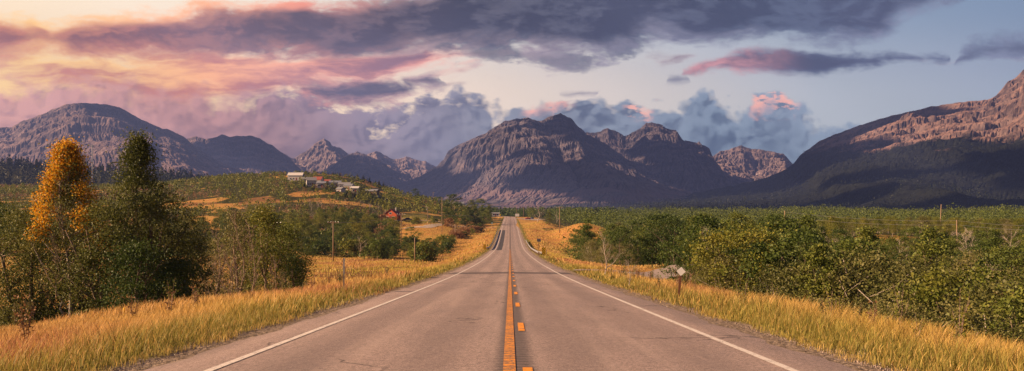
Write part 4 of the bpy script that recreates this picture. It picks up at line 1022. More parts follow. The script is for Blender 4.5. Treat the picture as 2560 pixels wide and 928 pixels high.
# conifers
cn = []
rg = np.random.default_rng(12)
for k in range(84):
    px = 745 + 215 * rg.random() ** 1.0; y = 985 + 45 * rg.random(); x = (px - 1280) / F * y; z = gz(x, y)
    s = (.55 + .45 * rg.random()) * (1.1 if px > 880 else .85); place(con[rg.integers(4)], (x, y, z - .2), k, s, 'dark conifer on the crest of the hill above the white homes', 'conifer', 'conifers above the white homes')
for px, s in ((565, .55), (582, .6), (597, .5), (612, .45), (694, .7), (548, .4), (715, .4), (726, .45)):
    y = 1010; x = (px - 1280) / F * y; place(con[px % 4], (x, y, gz(x, y) - .2), px, s, 'small lone conifer on the bare left hill crest', 'conifer', 'lone conifers on the left hill crest')
for k in range(90):
    px = -20 + 560 * rg.random(); y = 1840 + 100 * rg.random(); x = (px - 1280) / F * y; s = 1.2 + 1.0 * rg.random(); place(con[rg.integers(4)], (x, y, gz(x, y) - .3), k, s, 'dark conifer along the top of the far left wooded ridge', 'conifer', 'conifers on the far left ridge')
for k in range(60):
    px = 960 + 170 * rg.random(); y = 1050 + 140 * rg.random(); x = (px - 1280) / F * y; s = .7 + .6 * rg.random(); place(con[rg.integers(4)], (x, y, gz(x, y) - .3), k, s, 'dark conifer in the line running down right from the hill', 'conifer', 'conifers running down from the hill')
for k in range(56):
    px = 1215 + 330 * rg.random(); y = 1010 + 160 * rg.random(); x = (px - 1280) / F * y; s = .75 + .65 * rg.random(); place(con[rg.integers(4)], (x, y, gz(x, y) - .3), k, s, 'dark conifer in the wood behind the far end of the road', 'conifer', 'conifers behind the end of the road')
bk = []
for k in range(420):
    px = 1120 + 420 * rg.random(); y = 985 + 240 * rg.random(); x = (px - 1280) / F * y; bk.append((x, y, gz(x, y) - .3, 6.5 + 5 * rg.random()))
mass('dark_woodland', bk, L_green, 'dark wood closing the view behind the far end of the road', 60, .35, seed=12)
rd_ = []
for k in range(1500):
    px = -120 + 800 * rg.random(); y = 1350 + 560 * rg.random(); x = (px - 1280) / F * y; rd_.append((x, y, gz(x, y) - .3, 11 + 9 * rg.random()))
mass('ridge_forest', rd_, L_conifer, 'dark conifer forest covering the far left ridge', 34, .4, True, seed=13, aspect=.24)
# larger trees beside the far road
for i, (px, b_, t_, pr, lb, hh) in enumerate([(1130, 553, 487, cot[0], 'big rounded green tree on the rise left of the long pale building', 7.0), (1100, 520, 492, cot[1], 'rounded tree standing left of the long pale building', 7.0), (1040, 500, 472, cot[2], 'dark round tree alone on the hill crest right of the homes', 7.0),
        (1200, 556, 498, cot[3], 'tall round green tree left of the far end of the road', 7.0), (1222, 560, 515, cot[4], 'pointed green tree nearest the far end of the road on its left', 7.5), (1180, 545, 500, asp[0], 'yellowing tree behind the round trees left of the far road', 7.0),
        (1372, 562, 525, cot[5], 'green tree right of the pale leafless tree', 7.5), (1410, 552, 530, cot[0], 'green tree behind the pole on the golden mound', 7.0), (1330, 548, 520, cot[2], 'green tree behind the car park', 7.0), (1450, 556, 532, asp[1], 'yellow green tree just above the golden mound', 7.0)]):
    bush_at(px, b_, t_, pr, lb, None, 'tree', 1.25, hh)
# forest mass on the foot of the right mountain
xs_, ys_, Zr = RG; fr = []
rg = np.random.default_rng(15)
for _ in range(9000):
    j = int(len(ys_) * .86 * rg.random() ** 1.0); i = rg.integers(xs_.shape[1]); z = Zr[j, i]; y = ys_[j, i]
    if z > 330 or z < -29 or rg.random() < (z - 120) / 260: continue
    p = 1280 + F * xs_[j, i] / y
    if p < 1450 or p > 2700: continue
    if 430 < 0: continue
    fr.append((xs_[j, i] + rg.normal() * 8, y, z - 1, 12 + 10 * rg.random()))
mass('mountain_forest', fr, L_conifer, 'dark conifer forest on the shaded foot of the right hand mountain', 9, .4, True, seed=16, aspect=.3)

# ------------------------------------------------------------------ grass
def grass_blades():
    rg = np.random.default_rng(21); Vs = []; Cs = []
    def batch(n, ylo, yhi, left, smin, smax, h, w, patch=1.0, pwr=1.0):
        y = ylo + (yhi - ylo) * rg.random(n) ** pwr
        s = smin + (smax - smin) * rg.random(n)
        edge = 4.8 + (fbm(y / 1.5, y * 0 + (5 if left else 8), 33, 3) - .35) * .7
        keep = s > edge; y, s = y[keep], s[keep]; m = len(y)
        x = roadx(y) + (-s if left else s)
        den = fbm(x / 1.3, y / 1.3, 44, 3); near_edge = np.clip((s - 4.9) / 1.3, 0.18, 1)
        keep = rg.random(m) < (.35 + .9 * den) * np.clip((s - 4.6) / .6, .15, 1); x, y, s, den, near_edge = x[keep], y[keep], s[keep], den[keep], near_edge[keep]; m = len(y)
        if not left:
            keep = side_dist(x, y) > 3.3 + .8 * rg.random(m); x, y, s, den, near_edge = x[keep], y[keep], s[keep], den[keep], near_edge[keep]; m = len(y)
        z = np.array([gz(a, b) for a, b in zip(x, y)])
        big = fbm(x / 5, y / 9, 55, 3)
        hh = h * (1 if left else .86) * (.35 + .95 * rg.random(m) ** 1.4) * (.2 + .8 * near_edge) * (.35 + 1.3 * big)
        a = rg.random(m) * 6.28; ln = .25 + .35 * rg.random(m)
        tipx = x + (np.cos(a) * ln + .10) * hh; tipy = y + np.sin(a) * ln * hh
        ww = w * (.6 + .8 * rg.random(m)); b = rg.random(m) * 3.14
        dx, dy = np.cos(b) * ww / 2, np.sin(b) * ww / 2
        mx, my = (x * .62 + tipx * .38), (y * .62 + tipy * .38)
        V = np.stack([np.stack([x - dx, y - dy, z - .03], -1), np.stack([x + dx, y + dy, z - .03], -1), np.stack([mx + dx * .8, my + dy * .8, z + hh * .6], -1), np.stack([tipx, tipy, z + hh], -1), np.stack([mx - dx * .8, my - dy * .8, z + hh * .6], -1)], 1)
        gold = np.array([.62, .38, .10]); straw = np.array([.74, .54, .24]); red = np.array([.48, .22, .12]); grn = np.array([.25, .25, .05]); ygr = np.array([.46, .40, .06])
        q = rg.random(m)[:, None]; bigc = fbm(x / 7, y / 14, 66, 3)[:, None]; c = gold * (1 - q * .6) + straw * q * .6
        rw = np.clip((bigc - .52) * 6, 0, 1) * (rg.random(m)[:, None] < .6); c = c * (1 - rw) + red * rw
        gw = np.clip((.46 - bigc) * 5, 0, .75) * (rg.random(m)[:, None] < (.8 if left else .6)); c = c * (1 - gw) + ygr * gw
        ge = np.clip(1.35 - np.abs(s[:, None] - 5.7) / .9, 0, .8) * (rg.random(m)[:, None] < .75); c = c * (1 - ge) + grn * ge
        c = c * (.6 + .65 * rg.random(m)[:, None])
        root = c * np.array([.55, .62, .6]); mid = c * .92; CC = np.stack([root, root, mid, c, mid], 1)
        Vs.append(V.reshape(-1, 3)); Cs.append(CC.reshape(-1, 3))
    for left, smx in ((True, 17), (False, 12.5)):
        batch(84000 if left else 70000, 9, 26, left, 4.75, 13 if left else 11, .34, .010)
        batch(52000 if left else 34000, 24, 55, left, 4.75, smx, .38, .020)
        batch(30000 if left else 24000, 52, 120, left, 4.8, 22 if left else 15, .36, .045)
        batch(24000 if left else 16000, 115, 270, left, 4.9, 60 if left else 20, .38, .11)
        batch(12000 if left else 12000, 260, 560, left, 5.0, 70 if left else 44, .40, .22)
    V = np.concatenate(Vs); C = np.concatenate(Cs); n = len(V) // 5; base = np.arange(n) * 5
    # quad + triangle written as two quads sharing the tip
    Q = np.stack([np.stack([base, base + 1, base + 2, base + 4], -1)], 1).reshape(-1, 4); T = np.stack([base + 4, base + 2, base + 3], -1)
    me = bpy.data.meshes.new('grass'); me.vertices.add(len(V)); me.vertices.foreach_set('co', V.astype(np.float32).ravel())
    me.loops.add(7 * n); me.loops.foreach_set('vertex_index', np.concatenate([Q.ravel(), T.ravel()]).astype(np.int32))
    me.polygons.add(2 * n); me.polygons.foreach_set('loop_start', np.concatenate([np.arange(n) * 4, 4 * n + np.arange(n) * 3]).astype(np.int32)); me.polygons.foreach_set('loop_total', np.concatenate([np.full(n, 4), np.full(n, 3)]).astype(np.int32))
    me.update(calc_edges=True)
    a = me.color_attributes.new('Col', 'FLOAT_COLOR', 'POINT'); c4 = np.ones((len(V), 4), np.float32); c4[:, :3] = C; a.data.foreach_set('color', c4.ravel())
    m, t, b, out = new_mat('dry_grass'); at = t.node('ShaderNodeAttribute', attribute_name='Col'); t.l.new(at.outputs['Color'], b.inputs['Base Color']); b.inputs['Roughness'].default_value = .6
    tr = t.node('ShaderNodeBsdfTranslucent'); t.l.new(at.outputs['Color'], tr.inputs[0]); mx = t.node('ShaderNodeMixShader'); mx.inputs[0].default_value = .4
    t.l.new(b.outputs[0], mx.inputs[1]); t.l.new(tr.outputs[0], mx.inputs[2]); t.l.new(mx.outputs[0], out.inputs[0])
    me.materials.append(m)
    tag(link('grass', me), 'dry golden grass on both verges of the road', 'grass', kind='stuff')
grass_blades()
# gravel crumbs along the pavement edges
rg = np.random.default_rng(23); n = 5200
y = 9 + 60 * rg.random(n) ** 1.4; sd_ = np.where(rg.random(n) < .5, -1, 1); s = 4.75 + np.abs(rg.normal(size=n)) * .33
x = roadx(y) + sd_ * s; r = .006 + .011 * rg.random(n); z = np.maximum(np.array([gz(a, b) for a, b in zip(x, y)]), np.where(s < 4.9, np.interp(y, YG, roadz(YG)) - .03, -99)) + r * .3
C = np.stack([x, y, z], -1); of = np.array([[1, 0, -.3], [-.5, .85, -.3], [-.5, -.85, -.3], [0, 0, .9]])
V = (C[:, None] + of[None] * r[:, None, None] * (1 + .4 * rg.normal(size=(n, 4, 3)))).reshape(-1, 3); b0 = np.arange(n)[:, None] * 4
T = np.concatenate([b0 + np.array([0, 1, 3]), b0 + np.array([1, 2, 3]), b0 + np.array([2, 0, 3])])
tag(link('gravel', mesh_np('gravel', V, T, [simple('gravel_stone', (.38, .30, .25), .9)])), 'loose gravel along the edges of the asphalt', 'gravel', kind='stuff')
# tall weeds at the verge
def weed_mesh(seed, H, leaf):
    rg = np.random.default_rng(seed); mb = MB(); L = []
    for k in range(6):
        a = rg.random() * 6.28; tx, ty = math.cos(a) * .16 * H, math.sin(a) * .16 * H; h = H * (.6 + .4 * rg.random()); mb.tube([(0, 0, -.05), (tx * .4, ty * .4, h * .55), (tx, ty, h)], [.008, .006, .003], 4)
        for j in range(26): u = .25 + .75 * rg.random(); L.append((tx * u + rg.normal() * .035, ty * u + rg.normal() * .035, h * u))
    V, Fq = leaf_quads(np.array(L), .026, rg); cm = mesh_np('foliage', V, Fq, [leaf], False, np.repeat(rg.random(len(L)), 4)[:, None] * np.ones((1, 3)))
    o = mb.build('stems', M_dead); tm = o.data; bpy.data.objects.remove(o); return tm, cm
weeds = [weed_mesh(400, .8, L_brown), weed_mesh(401, .9, L_yellow), weed_mesh(402, .7, L_olive)]
rg = np.random.default_rng(27)
for k in range(84):
    left = rg.random() < .55; y = 17 + 55 * rg.random() ** 1.2; s = (8.0 + 3.2 * rg.random()) if left else (6.6 + 2.2 * rg.random()); x = float(roadx(np.array(y))) + (-s if left else s)
    w = rg.integers(3); tm, cm = weeds[w]
    lab = ('reddish brown', 'yellow green', 'grey green')[w] + ' tall weed in the golden grass ' + ('left' if left else 'right') + ' of the road'
    r = empty('weed', (x, y, gz(x, y)), rg.random() * 6); sc_ = .6 + .6 * rg.random(); r.scale = (sc_,) * 3
    for nm, me in (('stems', tm), ('foliage', cm)):
        o = bpy.data.objects.new(nm, me); COL.objects.link(o); o.parent = r
    tag(r, lab, 'weed', lab.replace('tall weed', 'weeds'))

# ------------------------------------------------------------------ man-made things
def pole(px, base_py, top_py, label, arm=True, d=None, r=.14, drum=False, lean=0.0, group=None):
    if d is None: x, d, z = hit(px, base_py)
    else: x = (px - 1280) / F * d; z = gz(x, d)
    H = CZ + (HZ - top_py) / F * d - z
    t = empty('utility_pole', (x, d, z)); t.rotation_euler = (0, lean, 0)
    mb = MB(); mb.tube([(0, 0, -.5), (0, 0, H * .5), (0, 0, H)], [r, r * .85, r * .65], 8); mb.build('pole', M_wood, t, smooth=True)
    if arm:
        mb = MB(); mb.box(-1.3, 1.3, -.06, .06, H - .42, H - .28); mb.tube([(-.6, 0, H - .3), (0, 0, H - .9)], .025, 4); mb.tube([(.6, 0, H - .3), (0, 0, H - .9)], .025, 4); mb.build('crossarm', M_wood, t)
        for q in (-1.15, -.5, .5, 1.15):
            mb = MB(); mb.tube([(q, 0, H - .28), (q, 0, H - .2), (q, 0, H - .10)], [.04, .06, .03], 6); mb.build('insulator', M_signback, t)
    if drum:
        mb = MB(); mb.tube([(-.32, -.1, H - 1.7), (-.32, -.1, H - .95)], .22, 10); mb.build('transformer', M_steel, t)
    tag(t, label, 'utility pole', group); return (x, d, z + H)
pA = pole(833, 655, 553, 'wooden utility pole with crossarm in the left field, before the dark shrubs', r=.15)
pB = pole(1003, 0, 534, 'wooden utility pole with crossarm just right of the red house', d=330)
pole(1037, 657, 594, 'short plain wooden pole without crossarm at the right end of the shrub belt', arm=False)
pC = pole(1069, 553, 517, 'utility pole with transformer and crossarm above the lawn', drum=True, r=.17)
pD = pole(1105, 596, 493, 'tallest slim pole without crossarm, in the golden field', arm=False, r=.13)
pole(1136, 540, 511, 'small plain pole between the tall slim pole and the far road', arm=False, r=.14)
pE = pole(1083, 0, 480, 'distant pole with crossarm on the hill skyline', d=960, r=.2)
pF = pole(1399, 583, 517, 'wooden utility pole with crossarm on the golden mound right of the road', r=.17)
pG = pole(686, 0, 554, 'utility pole with crossarm rising behind the thicket', d=190, r=.13)
pH = pole(1962, 0, 527, 'utility pole standing above the right wood, left of the long wires', arm=False, d=170, r=.12)
pI = pole(2392, 0, 550, 'utility pole carrying two wires in front of the pale aspen trunks', arm=False, d=165, r=.12)
pole(2350, 0, 511, 'leaning pale pole top above the skyline of the right wood', arm=False, d=260, r=.16, lean=.04)
pole(2482, 0, 680, 'plain wooden post poking out of the green wood at far right', arm=False, d=70, r=.09)
pole(2087, 0, 645, 'short wooden post among the willows beside the teal roof', arm=False, d=78, r=.09)
pole(1292, 0, 516, 'faint pole behind the white sign at the end of the road', arm=False, d=930, r=.18)
pole(1309, 0, 519, 'faint pole right of the white sign at the end of the road', arm=False, d=900, r=.18)
pole(742, 0, 462, 'small pole on the slope below the first white home', arm=False, d=820, r=.2)
pole(880, 0, 444, 'pole standing among the white homes on the hill', arm=False, d=960, r=.2)
def wire(a, b, sag, label, r=.022, n=22):
    mb = MB(); P = []
    for i in range(n + 1):
        u = i / n; P.append((a[0] + (b[0] - a[0]) * u, a[1] + (b[1] - a[1]) * u, a[2] + (b[2] - a[2]) * u - 4 * sag * u * (1 - u)))
    mb.tube(P, r, 4, cap=False); tag(mb.build('power_line', M_wire), label, 'wire')
def W(px, py, d): return ((px - 1280) / F * d, d, CZ + (HZ - py) / F * d)
wire(W(1962, 530, 170), W(2392, 552, 165), .5, 'upper wire from the pole above the right wood to the pole by the aspens', .018)
wire(W(1962, 542, 170), W(2392, 562, 165), .5, 'lower wire from the pole above the right wood to the pole by the aspens', .018)
wire(W(2392, 552, 165), W(2760, 562, 160), .5, 'upper wire leaving the photo at right above the aspens', .018)
wire(W(2392, 562, 165), W(2760, 574, 160), .5, 'lower wire leaving the photo at right above the aspens', .018)
wire(W(1003, 536, 330), W(1105, 537, pD[1]), .6, 'wire from the pole by the red house to the tallest slim pole', .035)
wire(W(1105, 537, pD[1]), W(1262, 539, 880), .5, 'wire from the tallest slim pole towards the far road', .04)
wire(W(833, 556, pA[1]), W(1003, 537, 330), .8, 'wire from the field pole to the pole by the red house', .03)
# cell tower
x, d = (231 - 1280) / F * 1500, 1500; z = gz(x, d); H = CZ + (HZ - 362) / F * d - z
t = empty('radio_mast', (x, d, z)); mb = MB(); mb.tube([(0, 0, -1), (0, 0, H)], [1.0, .65], 8); mb.build('mast', M_signback, t)
mb = MB(); mb.tube([(-2.6, 0, H - 2.5), (2.6, 0, H - 2.5)], .15, 4); mb.tube([(0, -2.6, H - 2.5), (0, 2.6, H - 2.5)], .15, 4); mb.build('antenna_frame', M_signback, t)
for q in (-2.5, -.9, .9, 2.5):
    mb = MB(); mb.box(q - .3, q + .3, -.2, .2, H - 4.3, H - .2); mb.build('antenna_panel', M_signback, t)
tag(t, 'tall thin grey radio mast between the orange tree and the tall poplar', 'radio mast')
# street lamp
x, d, z = hit(1146, 522); H = 8.5
t = empty('street_lamp', (x, d, z)); mb = MB(); mb.tube([(0, 0, -.3), (0, 0, H)], [.13, .09], 6); mb.build('post', M_steel, t); mb = MB(); mb.tube([(0, 0, H), (1.6, 0, H + .25)], .07, 5); mb.build('arm', M_steel, t); mb = MB(); mb.box(1.3, 2.3, -.2, .2, H + .12, H + .34); mb.build('lamp_head', M_signback, t)
tag(t, 'small street lamp with one arm right of the long pale building', 'street lamp')

def sign_post(name, x, y, H, label, cat, panel, postmat=M_steel, lean=0.0, rz=0.0, pw=.03):
    t = empty(name, (x, y, gz(x, y)), rz); t.rotation_euler = (0, lean, rz)
    mb = MB(); mb.box(-pw, pw, -.02, .02, -.4, H); mb.box(-pw - .008, -pw, -.02, .035, -.4, H); mb.box(pw, pw + .008, -.02, .035, -.4, H); mb.build('post', postmat, t)
    panel(t, H); tag(t, label, cat); return t
# left: edge-on sign on steel post
x, d, z = hit(860, 733); Hs = CZ + (HZ - 646) / F * d - z
def p_edge(t, H):
    mb = MB(); mb.box(-.30, .30, -.035, -.022, H - .62, H - .02); mb.build('sign_panel', M_signback, t)
sign_post('road_sign', x, d, Hs, 'steel road sign seen edge on in the left verge', 'sign', p_edge, M_steel, 0, R_(99))
# right: small diamond marker on rusty post
x, d, z = hit(1696, 750); Hs = CZ + (HZ - 676) / F * d - z
def p_dia(t, H):
    mb = MB(); h = .15; pts = [(0, -.03, H - h - .03), (h, -.03, H - .03), (0, -.03, H + h - .03), (-h, -.03, H - .03)]; bk = [(a, -.042, c) for a, b, c in pts]
    mb.add(pts + bk, [(0, 1, 2, 3), (7, 6, 5, 4), (0, 4, 5, 1), (1, 5, 6, 2), (2, 6, 7, 3), (3, 7, 4, 0)]); mb.build('sign_panel', M_signwhite, t)
sign_post('marker_sign', x, d, Hs, 'small silver diamond marker on a leaning rusty post, right verge', 'sign', p_dia, M_rust, .09, R_(-6))
x, d, z = hit(1347, 626); Hs = CZ + (HZ - 597) / F * d - z
def p_rect(t, H):
    mb = MB(); mb.box(-.48, .48, -.05, -.03, H - .75, H); mb.build('sign_panel', M_signback, t)
sign_post('road_sign', x, d, Hs, 'grey backed rectangular sign beside the right guardrail', 'sign', p_rect, M_wood, 0, R_(12), .06)
x, d, z = hit(1366, 641)
def MBx(t, nm, mat, *b):
    mb = MB(); mb.box(*b); return mb.build(nm, mat, t)
sign_post('delineator_post', x, d, 1.1, 'thin short marker post just right of the right guardrail end', 'post', lambda t, H: MBx(t, 'reflector', M_signwhite, -.05, .05, -.04, -.025, H - .14, H), M_steel)
x, d, z = hit(1230, 568)
sign_post('delineator_post', x, d, 2.4, 'pale blue marker post left of the far road above the guardrail', 'post', lambda t, H: MBx(t, 'reflector', simple('pale_blue_plate', (.25, .42, .5), .4), -.3, .3, -.05, -.03, H - .9, H), M_steel, 0, 0, .08)
# hazard markers at guardrail ends
def hazard(t, H, flip):
    w, h = .34, .62
    p = MBx(t, 'sign_panel', M_yellow, -w, w, -.055, -.04, H - 2 * h, H)
    mb = MB()
    for k in range(-3, 6):
        z0 = H - 2 * h + k * .30; z1 = z0 + .15
        # slanting stripe clipped to the panel
        poly = []
        A, B = (-w, w) if not flip else (w, -w)
        q = [(A, z0), (A, z1), (B, z1 + .55), (B, z0 + .55)]
        lo, hi = H - 2 * h, H
        def clip(P, f):
            out = []
            for i in range(len(P)):
                a, b = P[i], P[(i + 1) % len(P)]; fa, fb = f(a), f(b)
                if fa >= 0: out.append(a)
                if fa * fb < 0: u = fa / (fa - fb); out.append((a[0] + (b[0] - a[0]) * u, a[1] + (b[1] - a[1]) * u))
            return out
        q = clip(q, lambda v: v[1] - lo)
        if len(q) > 2: q = clip(q, lambda v: hi - v[1])
        if len(q) > 2: mb.add([(a, -.058, b) for a, b in q], [tuple(range(len(q)))])
    mb.build('stripes', M_black, p)
def rail(side, y0, y1, label):
    t = empty('guardrail', (0, 0, 0)); s = side * 5.15; mb = MB(); ys_ = np.arange(y0, y1, 2.0); prof = [(-.03, .43), (.03, .50), (.03, .56), (-.03, .60), (.03, .64), (.03, .70), (-.03, .77)]
    vs_, fs = [], []
    for i, y in enumerate(ys_):
        xx = float(roadx(np.array(y))) + s + side * .6 * max(0, 1 - (y - y0) / 10) ** 2; zz = float(np.interp(y, YG, roadz(YG))) - .1
        for (o, h) in prof: vs_.append((xx - side * o, y, zz + h))
    m = len(prof)
    for i in range(len(ys_) - 1):
        for k in range(m - 1): fs.append((i * m + k, i * m + k + 1, (i + 1) * m + k + 1, (i + 1) * m + k))
    mb.add(vs_, fs); o = mb.build('rail_beam', M_steel, t); so_ = o.modifiers.new('thickness', 'SOLIDIFY'); so_.thickness = .02
    for i, y in enumerate(np.arange(y0 + 1, y1, 4.0)):
        xx = float(roadx(np.array(y))) + s + side * .10; zz = float(np.interp(y, YG, roadz(YG))) - .1
        MBx(t, 'post', M_wood, xx - .08, xx + .08, y - .08, y + .08, zz - .5, zz + .74)
    tag(t, label, 'guardrail')
    xx = float(roadx(np.array(y0))) + side * 6.0
    u = sign_post('hazard_marker', xx, y0 - 1.5, 1.5, 'yellow marker with black slanting stripes at the end of the ' + ('right' if side > 0 else 'left') + ' guardrail', 'sign', lambda t, H: hazard(t, H, side < 0), M_steel, 0, 0, .05)
rail(-1, 252, 460, 'long metal guardrail along the left edge of the far road')
rail(1, 184, 335, 'metal guardrail along the right edge of the far road')
# yellow warning sign and white sign near the end of the road
x = (1250 - 1280) / F * 800; 
def p_yd(t, H):
    mb = MB(); h = .75; pts = [(0, -.09, H - 2 * h), (h, -.09, H - h), (0, -.09, H), (-h, -.09, H - h)]; bk = [(a, -.11, c) for a, b, c in pts]
    mb.add(pts + bk, [(0, 1, 2, 3), (7, 6, 5, 4), (0, 4, 5, 1), (1, 5, 6, 2), (2, 6, 7, 3), (3, 7, 4, 0)]); mb.build('sign_panel', M_yellow, t)
sign_post('warning_sign', x, 800, 3.3, 'small yellow diamond warning sign at the far end of the road', 'sign', p_yd, M_wood, 0, 0, .09)
x = (1293 - 1280) / F * 840; t = empty('white_sign', (x, 840, gz(x, 840)))
for q in (-1.1, 1.1): MBx(t, 'post', M_wood, q - .1, q + .1, -.1, .1, -.5, 2.6)
MBx(t, 'sign_panel', M_signwhite, -1.6, 1.6, -.16, -.1, .8, 3.0); tag(t, 'white rectangular board on two posts at the far end of the road', 'sign')
# little posts in the left grass and pale stump
for px, b_, t_, lb in ((310, 792, 776, 'short yellowish stake in the grass left of the other stake'), (328, 790, 782, 'short grey stake in the grass right of the yellow one')):
    x, d, z = hit(px, b_); H = CZ + (HZ - t_ + 6) / F * d - z; mb = MB(); mb.tube([(0, 0, -.2), (.01, 0, H)], [.022, .018], 6); tag(mb.build('stake', M_yellow if px == 310 else M_wood, None, (x, d, z)), lb, 'stake')
x, d, z = hit(755, 682); mb = MB(); mb.tube([(0, 0, -.2), (.03, 0, .5), (0, 0, 1.0)], [.2, .16, .15], 8); tag(mb.build('stump', M_dead, None, (x, d, z)), 'pale weathered stump at the left edge of the field', 'stump')

# ------------------------------------------------------------------ buildings
def house(x, y, w, dp, h, rh, wall, roofm, label, cat, rz=0.0, nwin=3, door=True, ridge='x', name='house', chim=False):
    t = empty(name, (x, y, gz(x, y) - .1), rz)
    MBx(t, 'foundation', M_concrete, -w / 2 + .05, w / 2 - .05, -dp / 2 + .05, dp / 2 - .05, -1.2, .3)
    mb = MB(); mb.box(-w / 2, w / 2, -dp / 2, dp / 2, .3, h)
    if ridge == 'y': mb.add([(-w / 2, -dp / 2, h), (w / 2, -dp / 2, h), (0, -dp / 2, h + rh), (-w / 2, dp / 2, h), (w / 2, dp / 2, h), (0, dp / 2, h + rh)], [(0, 1, 2), (5, 4, 3)])
    else: mb.add([(-w / 2, -dp / 2, h), (-w / 2, dp / 2, h), (-w / 2, 0, h + rh), (w / 2, -dp / 2, h), (w / 2, dp / 2, h), (w / 2, 0, h + rh)], [(0, 2, 1), (3, 4, 5)])
    mb.build('wall', wall, t)
    o = .35; k = .14; mb = MB()
    if ridge == 'y':
        for sg in (-1, 1): mb.add([(sg * (w / 2 + o), -dp / 2 - o, h - o * 2 * rh / w + .03), (0, -dp / 2 - o, h + rh + .03), (0, dp / 2 + o, h + rh + .03), (sg * (w / 2 + o), dp / 2 + o, h - o * 2 * rh / w + .03)] + [(sg * (w / 2 + o), -dp / 2 - o, h - o * 2 * rh / w + .03 + k), (0, -dp / 2 - o, h + rh + .03 + k), (0, dp / 2 + o, h + rh + .03 + k), (sg * (w / 2 + o), dp / 2 + o, h - o * 2 * rh / w + .03 + k)], [(0, 1, 2, 3), (7, 6, 5, 4), (0, 4, 5, 1), (2, 6, 7, 3), (0, 3, 7, 4)])
    else:
        for sg in (-1, 1): mb.add([(-w / 2 - o, sg * (dp / 2 + o), h - o * 2 * rh / dp + .03), (-w / 2 - o, 0, h + rh + .03), (w / 2 + o, 0, h + rh + .03), (w / 2 + o, sg * (dp / 2 + o), h - o * 2 * rh / dp + .03)] + [(-w / 2 - o, sg * (dp / 2 + o), h - o * 2 * rh / dp + .03 + k), (-w / 2 - o, 0, h + rh + .03 + k), (w / 2 + o, 0, h + rh + .03 + k), (w / 2 + o, sg * (dp / 2 + o), h - o * 2 * rh / dp + .03 + k)], [(0, 1, 2, 3), (7, 6, 5, 4), (0, 4, 5, 1), (2, 6, 7, 3), (0, 3, 7, 4)])
    r = mb.build('roof', roofm, t)
    if chim: MBx(r, 'chimney', M_concrete, w * .2, w * .2 + .6, -.3, .3, h, h + rh + .8)
    f = -dp / 2
    slots = np.linspace(-w / 2 + w / (nwin + 1) * .8, w / 2 - w / (nwin + 1) * .8, nwin + (1 if door else 0)) if nwin else []
    for i, q in enumerate(slots):
        if door and i == len(slots) // 2:
            dd = MBx(t, 'door', M_redroof, q - .45, q + .45, f - .05, f + .02, .3, 2.3); MBx(dd, 'handle', M_steel, q + .3, q + .36, f - .11, f - .05, 1.25, 1.35); continue
        ww = MBx(t, 'window', M_white if wall is not M_white else M_grey, q - .6, q + .6, f - .05, f + .02, 1.0, 2.1); MBx(ww, 'pane', M_glass, q - .5, q + .5, f - .07, f - .052, 1.1, 2.0)
    if ridge == 'y' and rh > 1.5:
        ww = MBx(t, 'window', M_white, -.7, .7, f - .05, f + .02, h + .1, h + 1.1); MBx(ww, 'pane', M_glass, -.6, .6, f - .07, f - .052, h + .2, h + 1.0)
    tag(t, label, cat); return t
x, d, z = hit(982, 551); house(x, d, 6.6, 7.0, 3.0, 2.6, M_red, M_redroof, 'bright red wooden house with a gabled front among the trees', 'house', R_(-14), 2, True, 'y', chim=True)
homes = [(740, 450, 16, 'first white home, highest and farthest left on the hill', 1), (768, 456, 8, 'small white home just right of the highest one', 0), (778, 464, 9, 'white home in the middle of the hill cluster, facing the road', 1), (795, 462, 9, 'white gabled home in the hill cluster', 1), (804, 468, 8, 'brightest white home low in the hill cluster', 0), (820, 462, 6, 'narrow white home before the conifers', 0), (838, 466, 11, 'long white home below the conifers', 0), (862, 470, 11, 'white mobile home right of the long white home', 0), (873, 474, 8, 'white trailer in the right half of the hill homes', 0), (888, 481, 7, 'small white trailer near the lower end of the hill road', 0), (930, 487, 12, 'low pale brown shed at the right end of the hill homes', 2), (852, 483, 5, 'tiny white shed below the hill homes', 0)]
rg = np.random.default_rng(33)
for px, py, w, lb, k in homes:
    x, d, z = hit(px, py + 2); w_ = w * .72
    house(x, d, w_, 6.0, 3.1 if k != 1 else 4.2, 1.2 if k != 1 else 2.0, M_home if k != 2 else simple('brown_boards', (.25, .17, .12), .8), (M_paleroof, M_grey, M_redroof, M_paleroof, M_signback)[len(lb) % 5], lb, 'house' if k != 2 else 'shed', R_(rg.uniform(-22, 18)), 3 if w > 7 else 1, True, 'x', 'house' if k != 2 else 'shed')
for k in range(46):
    px = 722 + 225 * rg.random(); py = 458 + (px - 722) * .17 + 10 * rg.random(); x, d, z = hit(px, py); s_ = .45 + .5 * rg.random()
    place(shr[rg.integers(4)] if k % 3 else con[rg.integers(4)], (x, d - 4, z - .2), k, s_ if k % 3 else s_ * .5, 'bush among the white homes on the hill' if k % 3 else 'small conifer among the white homes on the hill', 'shrub' if k % 3 else 'conifer', 'bushes among the white homes' if k % 3 else 'small conifers among the white homes')
x, d, z = hit(1134, 517); house(x, d, 17, 7, 2.6, 1.3, M_white, M_signback, 'long low pale building on the ridge left of the far road', 'building', 0, 5, True, 'x', 'long_building')
x = (1239 - 1280) / F * 900; house(x, 905, 7, 5, 2.6, .8, M_white, M_grey, 'white cabin beside the far end of the road', 'cabin', 0, 2, True, 'x', 'cabin')
x, d = (2112 - 1280) / F * 84, 84; t = house(x, d, 3.2, 5, CZ + (HZ - 690) / F * d - gz(x, d), .5, M_grey, M_teal, 'shed with a teal roof showing between the willows of the right wood', 'shed', R_(10), 1, False, 'x', 'shed')
x, d = (2566 - 1280) / F * 60, 60; house(x, d, 3.0, 4, CZ + (HZ - 745) / F * d - gz(x, d), .3, M_wood, M_redroof, 'low building with a reddish roof at the right edge of the photo', 'shed', 0, 1, False, 'x', 'shed')
